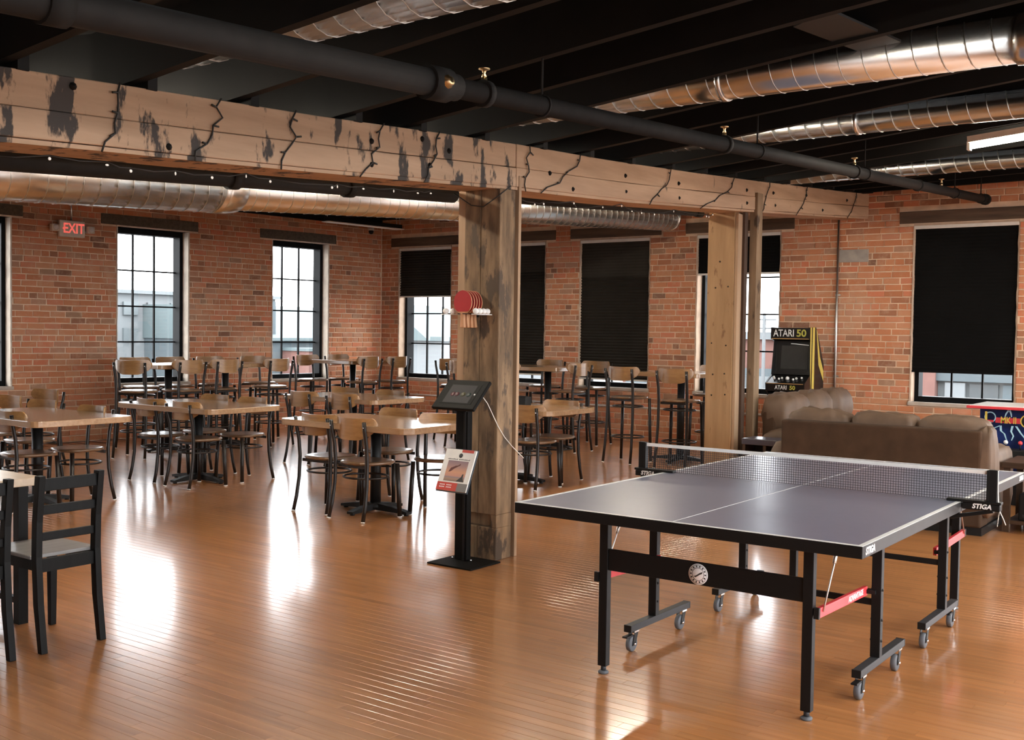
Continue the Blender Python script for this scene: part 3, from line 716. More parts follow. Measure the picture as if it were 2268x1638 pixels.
B().tube([(0, 0, 0), (0, 3.6, 0.20)], [0.05, 0.026], 12).build('pipe_run', pipe_m, bp2)
B().tube([(0, 3.5, 0.194), (0, 3.62, 0.201)], 0.034, 12).build('end_cap', pipe_m, bp2)
cd = thing('conduit', 'shiny vertical conduit on the brick wall under the beam end', 'conduit', (-1.93, YB-0.03, 0))
B().tube([(0, 0, 0.0), (0, 0, 2.93)], 0.014, 10).build('conduit_tube', steel_m, cd)
B().box((-0.02, -0.006, 2.0), (0.04, 0.016, 2.02)).build('strap', steel_m, cd); B().box((-0.02, -0.006, 1.0), (0.04, 0.016, 1.02)).build('strap', steel_m, cd)
cd2 = thing('conduit', 'thin pale conduit running along the back wall below the sills', 'conduit', (XC+0.3, YB-0.028, 0.47))
B().tube([(0, 0, 0), (6.8, 0, 0.01)], 0.012, 8).build('conduit_tube', rail_m, cd2)
for k in range(6): B().box((0.5+1.15*k, -0.008, -0.016), (0.53+1.15*k, 0.014, 0.02)).build('strap', steel_m, cd2)

# fluorescents ------------------------------------------------------
def fluor(label, x, y, on=True, ln=1.22):
    z = roof_r(x, y); s_ = jslope(y)
    t = thing('fluorescent_light', label, 'ceiling light', (x, y, z-0.005), group='ceiling fluorescents')
    B().bar((0, 0, -0.03), (ln, 0, -0.03+s_*ln), 0.10, 0.05).build('housing', offwhite_m, t)
    B().tube([(0.02, 0, -0.078+s_*0.02), (ln-0.02, 0, -0.078+s_*(ln-0.02))], 0.024, 10).build('tube', tube_m, t)
    B().box((-0.005, -0.035, -0.11), (0.018, 0.035, -0.04)).build('end_socket', white_pl, t)
    B().box((ln-0.018, -0.035, -0.11+s_*ln), (ln+0.005, 0.035, -0.04+s_*ln)).build('end_socket', white_pl, t)
    return t
fluor('lit fluorescent tube fixture hanging at the right edge', 0.53, 5.4)
for x_, y_ in ((2.9, 5.4), (2.9, 2.6), (3.0, -0.3)): fluor('added fluorescent fill light outside the picture, at %s' % {(2.9, 5.4): 'the far right', (2.9, 2.6): 'the right middle', (3.0, -0.3): 'the table right side', (1.2, -3.4): 'the camera left', (3.6, -3.4): 'the camera right'}[(x_, y_)], x_, y_)  # unseen fixtures, added to brighten the room from the right
for k_, y_ in enumerate((-1.2, 0.9, 3.2, 5.4)):  # tubes added out of view behind the beam to brighten the left side
    z_ = roof_l(-2.9, y_)
    t = thing('fluorescent_light', ('first', 'second', 'third', 'fourth')[k_] + ' added fluorescent fill tube in the unseen row behind the timber beam', 'ceiling light', (-2.9, y_, z_-0.005), group='ceiling fluorescents')
    B().bar((0, 0, -0.03), (0, 1.22, 0.04), 0.10, 0.05).build('housing', offwhite_m, t)
    B().tube([(0, 0.02, -0.078), (0, 1.2, -0.008)], 0.024, 10).build('tube', tube_m, t)
    for q_ in (0.0, 1.20): B().box((-0.035, q_-0.005, -0.11+q_*0.057), (0.035, q_+0.018, -0.04+q_*0.057)).build('end_socket', white_pl, t)
t = thing('strip_light', 'unlit strip light with white reflector hung before the left wall corner', 'ceiling light', (-8.79, 7.36, 3.06))
B().bar((0, 0, 0.0), (0.137, 1.48, 0.0), 0.16, 0.012).build('reflector', rail_m, t)
B().bar((0, 0, 0.04), (0.137, 1.48, 0.04), 0.07, 0.06).build('housing', pipe_m, t)
for q in ((0.13, 1.40), (0.134, 1.47), (0.0, 0.05)): B().tube([(q[0], q[1], 0.02), (q[0]-0.02, q[1], 0.2)], 0.004, 5).build('hanger_wire', steel_m, t)
t = thing('ledge_beam', 'black ledge along the top of the left wall above the windows', 'beam', LW(0.05, 0, 3.2))
B().box((0, 0, 0), (0, 0, 0)) 
B().bar((0, 0, 0.05), (U*9).to_tuple()[:2] + (0.05,), 0.12, 0.14).build('timber', ceil_m, t)
t = thing('security_camera', 'small white dome security camera high in the corner', 'camera', LW(0.27, 0.03, 3.09))
B().lathe([(0.0, 0.06), (0.05, 0.06), (0.05, 0.03), (0.045, 0.02)], 14).build('mount', white_pl, t); B().sphere((0, 0, 0.0), 0.042, 12, 8).build('dome', hub_m, t)
# exit sign
ex = thing('exit_sign', 'lit red EXIT sign with two emergency lamp heads on the left wall', 'sign', LW(sY(4.108), 0.06, 2.73), math.atan2(U.y, U.x)+PI)
B().box((-0.17, -0.03, -0.105), (0.17, 0.03, 0.105)).build('sign_box', offwhite_m, ex, bevel=0.012)
xr = Matrix.Rotation(PI/2, 4, 'X')
text_obj('EXIT', 0.175, exit_red, ex, Matrix.Translation((0.018, -0.0315, 0.0)) @ xr, 'exit_lettering', bold=0.004, sx=0.78)
B().add([(-0.135, -0.032, 0), (-0.11, -0.032, 0.025), (-0.11, -0.032, -0.025)], [(0, 2, 1)]).build('arrow_chevron', exit_red, ex)
for sx_ in (-1, 1):
    h = B().box((-0.05, -0.05, -0.045), (0.05, 0.03, 0.045)).build('lamp_head', offwhite_m, ex, bevel=0.012); h.location = (sx_*0.235, -0.02, -0.0)
    B().lathe([(0, 0), (0.036, 0.0), (0.03, -0.006), (0, -0.008)], 12, (0, -0.05, 0), 'y').build('lens', white_pl, h)
    B().tube([(sx_*0.16, 0, -0.03), (sx_*0.21, -0.01, -0.02)], 0.012, 8).build('lamp_arm', offwhite_m, ex)
B().tube([(0.0, 0.0, 0.1), (0.0, 0.0, 0.42)], 0.010, 8).build('conduit_stem', steel_m, ex)

# ------------------------------------------------------------------ blinds
def blind(label, a, b, zbot, pleat_from, m_=None):
    t = thing('window_blind', label, 'blind', ((a+b)/2, YB+0.028, ZT), group='blackout blinds')
    w = (b-a)/2-0.002
    B().box((-w, -0.035, -0.04), (w, 0.025, -0.001)).build('headrail', rail_m, t)
    n = max(8, int((ZT-zbot)/0.021)); vs = []; zz = [-0.04 - (ZT-zbot-0.05)*k/n for k in range(n+1)]
    for k in range(n+1):
        amp = 0.013 if (ZT+zz[k]) < pleat_from else 0.0025
        yv = -0.006 + (amp if k % 2 else -amp); vs += [(-w, yv, zz[k]), (w, yv, zz[k])]
    nb = len(vs)
    for k in range(n+1): vs += [(-w, 0.022, zz[k]), (w, 0.022, zz[k])]
    fs = [(2*k+2, 2*k+3, 2*k+1, 2*k) for k in range(n)] + [(nb+2*k, nb+2*k+1, nb+2*k+3, nb+2*k+2) for k in range(n)]
    fs += [(2*k, nb+2*k, nb+2*k+2, 2*k+2) for k in range(n)] + [(2*k+1, 2*k+3, nb+2*k+3, nb+2*k+1) for k in range(n)]
    B().add(vs, fs).build('shade', m_ or blindp_m, t)
    B().box((-w, -0.02, zbot-ZT), (w, 0.02, zbot-ZT+0.022)).build('bottom_rail', rail_m if zbot < 1.0 or zbot > 2.0 else blind_m, t)
    zc = max(zbot-ZT-0.1, -1.9) if zbot > 1.5 else zbot-ZT+0.05
    mbc = B(); k = 0; z = -0.05
    while z > max(zc, -1.75):
        mbc.box((-w+0.003, -0.034, z-0.004), (-w+0.010, -0.027, z+0.004)); z -= 0.014
    tag(mbc.build('bead_chain', offwhite_m, t), kind='stuff')
    return t
blind('black blind half lowered over the corner window left of the dark post', *OPB[0], 2.03, 3.2)
blind('black pleated blind lowered just right of the dark post', *OPB[1], 0.86, 2.4)
blind('black pleated blind lowered almost to the sill, light strip below it', *OPB[2], 0.835, 2.3)
blind('black blind raised high behind the pale post and arcade cabinet', *OPB[3], 2.29, 0, blind_m)
blind('large smooth black blind of the rightmost window', *OPB[4], 1.09, 0, blind_m)

# ------------------------------------------------------------------ fairy lights
sl = thing('string_lights', 'dark fairy light string zigzagging over the timber beam', 'string lights', (-1.5, 0, 2.4))
drops = [((-0.98, 2.60), (-1.07, 2.22)), ((-0.43, 2.63), (-0.58, 2.25)), ((0.05, 2.65), (-0.05, 2.27)), ((0.71, 2.68), (0.52, 2.30)), ((1.2, 2.70), (1.06, 2.34)), ((2.14, 2.75), (2.1, 2.44)), ((2.78, 2.79), (2.28, 2.45)), ((4.19, 2.86), (3.83, 2.50)), ((5.45, 2.95), (4.75, 2.58)), ((6.28, 3.00), (6.1, 2.64)), ((7.32, 3.08), (7.0, 2.70)), ((8.9, 3.2), (8.6, 2.85))]
def put(y, z, dx=0.012): return (beam_x(y)+dx+1.5, y, z-2.4)
for (ya, za), (yb, zb) in drops:
    za = min(za, beam_z(ya)+0.305); zb = beam_z(yb)-0.004
    pts = []; n = 7
    for k in range(n+1):
        f = k/n; yv = ya+(yb-ya)*f**1.6 + (0 if k in (0, n) else random.uniform(-0.035, 0.035)); pts.append(put(yv, za+(zb-za)*f))
    B().tube(pts, 0.0045, 5).build('wire', wire_m, sl)
    for k in (1, 3, 5):
        p = pts[k]; q = (p[0]+0.004, p[1]+random.choice((-1, 1))*0.03, p[2]+random.uniform(-0.02, 0.012))
        B().tube([p, q], 0.005, 5).build('socket', wire_m, sl)
prev = None
for k in range(34):
    yv = -1.45 + k*0.23 + random.uniform(-0.11, 0.11); x_ = -1.55 - random.uniform(0, 0.28)
    if 1.7 < yv < 2.2 or 5.6 < yv < 6.2: prev = None; continue
    z_ = beam_z(yv) - random.uniform(0.02, 0.06); p = (x_+1.5, yv, z_-2.4)
    B().sphere(p, 0.0038, 6, 5, random.choice(((1, 1, 2.4), (1, 2.6, 1.3), (1.2, 1.9, 2)))).build('bulb', bulb_m, sl)
    if prev: B().tube([(prev[0], prev[1], prev[2]+0.014), ((prev[0]+p[0])/2, (prev[1]+p[1])/2, (prev[2]+p[2])/2+0.004), (p[0], p[1], p[2]+0.014)], 0.0035, 4).build('wire', wire_m, sl)
    prev = p
B().tube([(-1.85+1.5, 1.815, 0.02), (-1.7+1.5, 1.815, -0.07), (-1.6+1.5, 1.815, -0.085), (-1.48+1.5, 1.82, -0.02), (-1.44+1.5, 1.9, 0.05)], 0.004, 5).build('wire', wire_m, sl)

# ------------------------------------------------------------------ chairs and stools
def seat_part(t, z, rx=0.205, ry=0.20, th=0.022):
    vs = []; n = 28; prof = [(0.0, 0.003), (0.6, 0.002), (0.9, 0.006), (1.0, 0.0), (1.0, -th*0.5), (0.93, -th)]
    for f, h in prof:
        for k in range(n):
            a = 2*PI*k/n; c, s_ = math.cos(a), math.sin(a)
            e = 0.78; x_ = math.copysign(abs(c)**e, c)*rx*f*(1.0+0.06*s_); y_ = math.copysign(abs(s_)**e, s_)*ry*f + 0.0
            vs.append((x_, y_, z+h))
    fs = [(i*n+k, i*n+(k+1) % n, (i+1)*n+(k+1) % n, (i+1)*n+k) for i in range(len(prof)-1) for k in range(n)]
    fs.append(tuple((len(prof)-1)*n+k for k in range(n)))
    fs = [tuple(reversed(f)) for f in fs]
    m_ = B(); m_.add(vs, fs, True); return m_.build('seat', seat_m, t)
def back_part(t, z0, z1, y0, half=0.232):
    nu, nv = 26, 6; th = 0.013; vs = []; H = z1-z0
    for side in (0, 1):
        for i in range(nu+1):
            u = -1+2*i/nu; au = abs(u); x_ = half*u*(1-0.05*au*au)
            yv = y0 + 0.115*max(0, au-0.12)**1.9 + (th if side else 0)
            q = max(0.0, (au-0.30)/0.70)
            zb = z0 + H*(0.52*q**2.0)
            e = max(0.0, (au-0.84)/0.16)
            zt_ = z1 + 0.006*au - H*0.26*e**2.2
            zb += H*0.10*e**2.5
            for k in range(nv+1): vs.append((x_, yv, zb+(zt_-zb)*k/nv))
    m_ = B(); W_ = nv+1; off = (nu+1)*W_
    fs = []
    for i in range(nu):
        for k in range(nv):
            a = i*W_+k; fs.append((a, a+W_, a+W_+1, a+1)); fs.append((off+a, off+a+1, off+a+W_+1, off+a+W_))
    for i in range(nu):
        for k in (0, nv):
            a = i*W_+k; q = (a, a+off, a+off+W_, a+W_); fs.append(q if k == 0 else tuple(reversed(q)))
    for k in range(nv):
        for i in (0, nu):
            a = i*W_+k; q = (a, a+1, a+1+off, a+off); fs.append(q if i == 0 else tuple(reversed(q)))
    m_.add(vs, fs, True); o = m_.build('backrest', back_m, t)
    b_ = o.modifiers.new('edge_split', 'EDGE_SPLIT'); b_.split_angle = 0.9
    return o
def make_chair(name, zs, zb0, zb1, rings):
    t = thing(name, 'x', 'chair')
    seat_part(t, zs); back_part(t, zb0, zb1, -0.212)
    for s_ in (-1, 1):
        rear = [(s_*0.19, -0.235, 0.0), (s_*0.184, -0.205, zs*0.28), (s_*0.178, -0.183, zs*0.62), (s_*0.175, -0.178, zs), (s_*0.177, -0.19, zs+(zb1-zs)*0.4), (s_*0.182, -0.216, zb0+(zb1-zb0)*0.45), (s_*0.183, -0.224, zb1-0.022)]
        l1 = B().tube(rear, 0.0165, 10, flat=0.9).build('leg', chairleg_m, t)
        B().tube([(s_*0.19, -0.235, 0.0), (s_*0.189, -0.233, 0.009)], 0.0175, 10).build('foot_glide', white_pl, l1)
        l2 = B().tube([(s_*0.207, 0.165, 0.0), (s_*0.186, 0.152, zs-0.02)], 0.0185, 10).build('leg', chairleg_m, t)
        B().tube([(s_*0.207, 0.165, 0.0), (s_*0.2065, 0.165, 0.009)], 0.0195, 10).build('foot_glide', white_pl, l2)
        B().sphere((s_*0.183, -0.232, zb0+(zb1-zb0)*0.62), 0.006, 8, 6).build('screw', chrome_m, t)
    for zr, rx, ry in rings:
        pts = [(rx*math.cos(a), ry*math.sin(a)-0.012, zr) for a in [2*PI*k/26 for k in range(26)]]
        B().tube(pts, 0.0085, 8, closed=True).build('foot_ring', chairleg_m, t)
    B().box((-0.16, -0.165, zs-0.045), (0.16, -0.15, zs-0.02)).build('seat_rail', chairleg_m, t)
    return t
chair0 = make_chair('dining_chair', 0.455, 0.635, 0.805, [(0.33, 0.185, 0.175)])
stool0 = make_chair('bar_stool', 0.765, 0.955, 1.115, [(0.655, 0.18, 0.17), (0.30, 0.192, 0.183)])
first = {'c': True, 's': True}
def seat_at(kind, x, y, deg, label, group):
    src = chair0 if kind == 'c' else stool0
    o = src if first[kind] else copy_tree(src); first[kind] = False
    o.location = (x, y, 0); o.rotation_euler = (0, 0, math.radians(deg)); o['label'] = label; o['category'] = 'chair' if kind == 'c' else 'stool'; o['group'] = group
    return o
GC = 'dining chairs at the low tables'; GS = 'bar stools at the high tables'
CH_LIST = [
 (-3.755, 2.57, 1, 'left one of the two near chairs at the table beside the tablet kiosk'),
 (-3.28, 2.51, -1, 'right one of the two near chairs at the table beside the tablet kiosk'),
 (-3.69, 3.21, 181, 'far side chair of the kiosk table, left of the kiosk screen'),
 (-2.98, 3.06, 205, 'far side chair of the kiosk table, half hidden by the brochure stand'),
 (-6.29, 2.76, 2, 'left near chair at the low table before the first high table'),
 (-5.69, 2.73, -2, 'right near chair at the low table before the first high table'),
 (-6.30, 3.29, 180, 'left far chair at the low table before the first high table'),
 (-5.72, 3.29, 178, 'right far chair at the low table before the first high table'),
 (-5.68, 1.02, -3, 'near chair at the leftmost low table, cut by the picture edge'),
 (-6.65, 1.60, 182, 'left far chair of the leftmost low table, only its back showing'),
 (-5.72, 1.50, 176, 'right far chair of the leftmost low table, seat and legs in full view'),
 (-7.45, 1.72, 180, 'chair back at the left picture edge behind the leftmost low table'),
 (-8.2, 2.55, 185, 'chair farthest back against the brick wall at the left edge'),
 (-6.25, 4.72, 1, 'left near chair at the low table behind the kiosk table'),
 (-5.61, 4.72, -2, 'right near chair at the low table behind the kiosk table'),
 (-6.45, 5.33, 180, 'left far chair at the low table behind the kiosk table'),
 (-5.73, 5.33, 180, 'right far chair at the low table behind the kiosk table'),
 (-3.25, 4.79, 0, 'near chair at the low table right of the dark post'),
 (-3.36, 5.31, 180, 'far chair at the low table right of the dark post'),
 (-4.05, 5.31, 180, 'far chair mostly hidden by the dark post'),
]
for x_, y_, a_, l_ in CH_LIST: seat_at('c', x_, y_, a_, 'dining chair, ' + l_, GC)
ST_LIST = [
 (-8.05, 3.72, 30, 'turned at the near end of the first high table by the left window'),
 (-7.95, 4.24, 90, 'left one of the pair on the room side of the first high table'),
 (-7.95, 4.78, 90, 'right one of the pair on the room side of the first high table'),
 (-7.95, 5.60, 90, 'alone on the room side of the second high table'),
 (-8.80, 4.28, -90, 'window side of the first high table, against the left window pane'),
 (-8.80, 4.80, -90, 'window side of the first high table, beside the window frame'),
 (-8.80, 5.42, -90, 'wall side of the second high table, before plain brick'),
 (-8.80, 6.15, -90, 'wall side of the second high table, by the second window'),
 (-8.05, 7.38, 90, 'left room side stool of the corner high table'),
 (-8.05, 7.98, 90, 'right room side stool of the corner high table'),
 (-9.0, 7.35, -90, 'left wall side stool of the corner high table'),
 (-9.0, 7.98, -90, 'right wall side stool of the corner high table'),
 (-6.62, 7.75, -90, 'farther of the two stools just left of the dark post'),
 (-5.98, 7.2, 2, 'nearer of the two stools just left of the dark post'),
 (-5.32, 7.25, 0, 'near side stool just right of the dark post'),
 (-4.76, 7.72, 88, 'right end stool of the high table right of the dark post'),
 (-5.75, 8.62, 180, 'far side stool before the pleated blind right of the dark post'),
 (-5.0, 8.62, 180, 'far side stool before the brick pier right of the dark post'),
 (-3.60, 7.22, -4, 'left near stool of the high table by the net'),
 (-2.88, 7.12, 0, 'right near stool of the high table by the net, beside the pale post'),
 (-3.15, 8.45, 180, 'far side stool of the high table by the net'),
]
for x_, y_, a_, l_ in ST_LIST: seat_at('s', x_, y_, a_, 'bar stool, ' + l_, GS)

# ------------------------------------------------------------------ pedestal tables
def round_rect(hx, hy, r, n=5):
    pts = []
    for cx, cy, a0 in ((hx-r, hy-r, 0), (-hx+r, hy-r, PI/2), (-hx+r, -hy+r, PI), (hx-r, -hy+r, 1.5*PI)):
        for k in range(n+1): a = a0 + PI/2*k/n; pts.append((cx+r*math.cos(a), cy+r*math.sin(a)))
    return pts
def table(name, label, x, y, zt_, hx, hy, group, r=0.10, rz=0):
    t = thing(name, label, 'table', (x, y, 0), rz, group)
    B().prism(round_rect(hx, hy, r), zt_-0.050, zt_).build('tabletop', ttop_m, t, bevel=0.005)
    B().tube([(0, 0, 0.05), (0, 0, zt_-0.06)], 0.044, 18).build('column', blackm, t)
    B().lathe([(0.0, 0), (0.07, 0.0), (0.065, 0.03), (0.045, 0.05), (0, 0.05)], 18, (0, 0, 0.03)).build('column_collar', blackm, t)
    B().box((-0.2, -0.2, zt_-0.064), (0.2, 0.2, zt_-0.050)).build('top_plate', blackm, t)
    for k in range(4):
        a = PI/4*0 + PI/2*k; c, s_ = math.cos(a), math.sin(a); ln = 0.37 if k % 2 == 0 else 0.30
        v = []
        for d_, w_, z0, z1 in ((0.03, 0.038, 0.018, 0.075), (ln*0.6, 0.034, 0.016, 0.055), (ln, 0.04, 0.012, 0.032)):
            for i, zz in ((-1, z0), (1, z0), (1, z1), (-1, z1)): v.append((c*d_ - s_*w_*i*0.8, s_*d_ + c*w_*i*0.8, zz))
        fs = [(0, 3, 2, 1), (8, 9, 10, 11)]
        for q in (0, 4):
            for e in range(4): fs.append((q+e, q+(e+1) % 4, q+4+(e+1) % 4, q+4+e))
        arm = B().add(v, fs).build('base_arm', blackm, t)
        B().tube([(c*(ln-0.03), s_*(ln-0.03), 0.0), (c*(ln-0.03), s_*(ln-0.03), 0.014)], 0.02, 10).build('foot_glide', hub_m, arm)
    return t
GT = 'low dining tables'; GH = 'high bar tables'
table('dining_table', 'low oak table between the four chairs beside the tablet kiosk', -3.42, 2.76, 0.755, 0.72, 0.44, GT)
table('dining_table', 'low oak table in front of the first high table', -5.97, 2.95, 0.755, 0.73, 0.45, GT)
table('dining_table', 'low oak table at the left picture edge', -5.84, 1.20, 0.755, 0.73, 0.45, GT)
table('dining_table', 'low oak table behind the kiosk table', -5.88, 5.0, 0.755, 0.73, 0.44, GT)
table('dining_table', 'low oak table right of the dark post', -3.68, 5.06, 0.755, 0.72, 0.44, GT)
table('bar_table', 'high oak table by the first left window', -8.36, 4.36, 1.055, 0.41, 0.42, GH, 0.06)
table('bar_table', 'high oak table pushed against the first one along the left wall', -8.36, 5.22, 1.055, 0.41, 0.42, GH, 0.06)
table('bar_table', 'high oak table in the brick corner', -8.52, 7.68, 1.055, 0.42, 0.45, GH, 0.06)
table('bar_table', 'high oak table hidden behind the dark post', -6.05, 7.92, 1.055, 0.40, 0.40, GH, 0.06)
table('bar_table', 'high oak table just right of the dark post', -5.22, 7.92, 1.055, 0.40, 0.40, GH, 0.06)
table('bar_table', 'high oak table beyond the net, beside the pale post', -3.18, 7.72, 1.055, 0.42, 0.42, GH, 0.06)
t = thing('napkin_box', 'black napkin box on the low table right of the dark post', 'box', (-3.55, 5.02, 0.755))
B().box((-0.07, -0.05, 0), (0.07, 0.05, 0.10)).build('box_body', hub_m, t, bevel=0.008); B().box((-0.05, -0.03, 0.10), (0.05, 0.03, 0.106)).build('lid', blackm, t)
t = thing('sprig_vase', 'tiny vase with thin sprigs on the second window sill', 'vase', LW(sY(7.70), -0.02, ZS))
B().lathe([(0.0, 0), (0.022, 0), (0.026, 0.03), (0.014, 0.06), (0.016, 0.07)], 12).build('vase_body', glass_mat('vase_glass', (0.75, 0.85, 0.8), 0.15), t)
for k in range(5):
    a = k*1.3; B().tube([(0, 0, 0.02), (0.015*math.cos(a), 0.015*math.sin(a), 0.09), (0.05*math.cos(a), 0.05*math.sin(a), 0.15+0.02*k)], 0.0025, 5).build('sprig', leaf_m, t)

# ------------------------------------------------------------------ black wooden chairs + pale table, bottom left
def black_chair(label, x, y, deg):
    t = thing('wooden_chair', label, 'chair', (x, y, 0), math.radians(deg), 'black wooden chairs')
    w = 0.150
    for s_ in (-1, 1):
        mb_ = B(); pts = [(-0.235, 0.0), (-0.20, 0.22), (-0.185, 0.44), (-0.19, 0.60), (-0.215, 0.815)]
        vs = []
        for yv, zv in pts:
            th = 0.021 if zv > 0.05 else 0.017
            for i, j in ((-1, -1), (1, -1), (1, 1), (-1, 1)): vs.append((s_*w+i*0.016, yv+j*th, zv))
        fs = [(3, 2, 1, 0), tuple(4*4+c for c in range(4))]
        for k in range(4):
            for e in range(4): fs.append((4*k+e, 4*k+(e+1) % 4, 4*k+4+(e+1) % 4, 4*k+4+e))
        mb_.add(vs, fs).build('leg', blackwood_m, t, bevel=0.003)
        mb2 = B(); vs = []
        for zv, th in ((0.0, 0.015), (0.42, 0.02)):
            for i, j in ((-1, -1), (1, -1), (1, 1), (-1, 1)): vs.append((s_*w+i*th, 0.19+j*th, zv))
        mb2.add(vs, [(3, 2, 1, 0), (4, 5, 6, 7)] + [(e, (e+1) % 4, 4+(e+1) % 4, 4+e) for e in range(4)]).build('leg', blackwood_m, t, bevel=0.003)
        B().box((s_*w-0.011, -0.18, 0.375), (s_*w+0.011, 0.18, 0.425)).build('side_apron', blackwood_m, t)
    B().box((-w, -0.197, 0.365), (w, -0.173, 0.425)).build('rear_apron', blackwood_m, t)
    B().box((-w, 0.178, 0.375), (w, 0.2, 0.425)).build('front_apron', blackwood_m, t)
    B().box((-w-0.02, -0.165, 0.425), (w+0.02, 0.215, 0.443)).build('seat', seatgrey_m, t, bevel=0.005)
    for z0, z1, yv in ((0.742, 0.80, -0.212), (0.632, 0.675, -0.198), (0.51, 0.548, -0.189)):
        B().box((-w+0.012, yv-0.009, z0), (w-0.012, yv+0.009, z1)).build('back_slat', blackwood_m, t, bevel=0.003)
    return t
black_chair('black wooden chair with three back slats and grey seat, in full view bottom left', -2.09, -0.955, 90)
black_chair('black wooden chair cut off by the left picture edge', -2.10, -1.40, 90)
t = thing('cafe_table', 'pale topped table with white glare at the left edge by the black chairs', 'table', (-2.82, -1.35, 0))
B().box((-0.47, -0.54, 0.70), (0.47, 0.54, 0.74)).build('tabletop', pale_table_m, t, bevel=0.004)
for sx_ in (-1, 1):
    for sy_ in (-1, 1): B().box((sx_*0.40-0.025, sy_*0.46-0.025, 0), (sx_*0.40+0.025, sy_*0.46+0.025, 0.70)).build('leg', blackwood_m, t)
B().box((-0.02, -0.42, 0.12), (0.02, 0.42, 0.16)).build('stretcher', blackwood_m, t)
for sy_ in (-1, 1): B().box((-0.39, sy_*0.46-0.015, 0.10), (0.39, sy_*0.46+0.015, 0.13)).build('stretcher', blackwood_m, t)
t = thing('red_door_edge', 'sliver of red panel at the extreme left edge', 'panel', (-1.72, -1.84, 0))
B().box((-0.03, -0.3, 0), (0.0, 0.0, 0.05)).build('panel_board', mk_red, t)
bpy.data.objects.remove(t.children[0]); bpy.data.objects.remove(t)

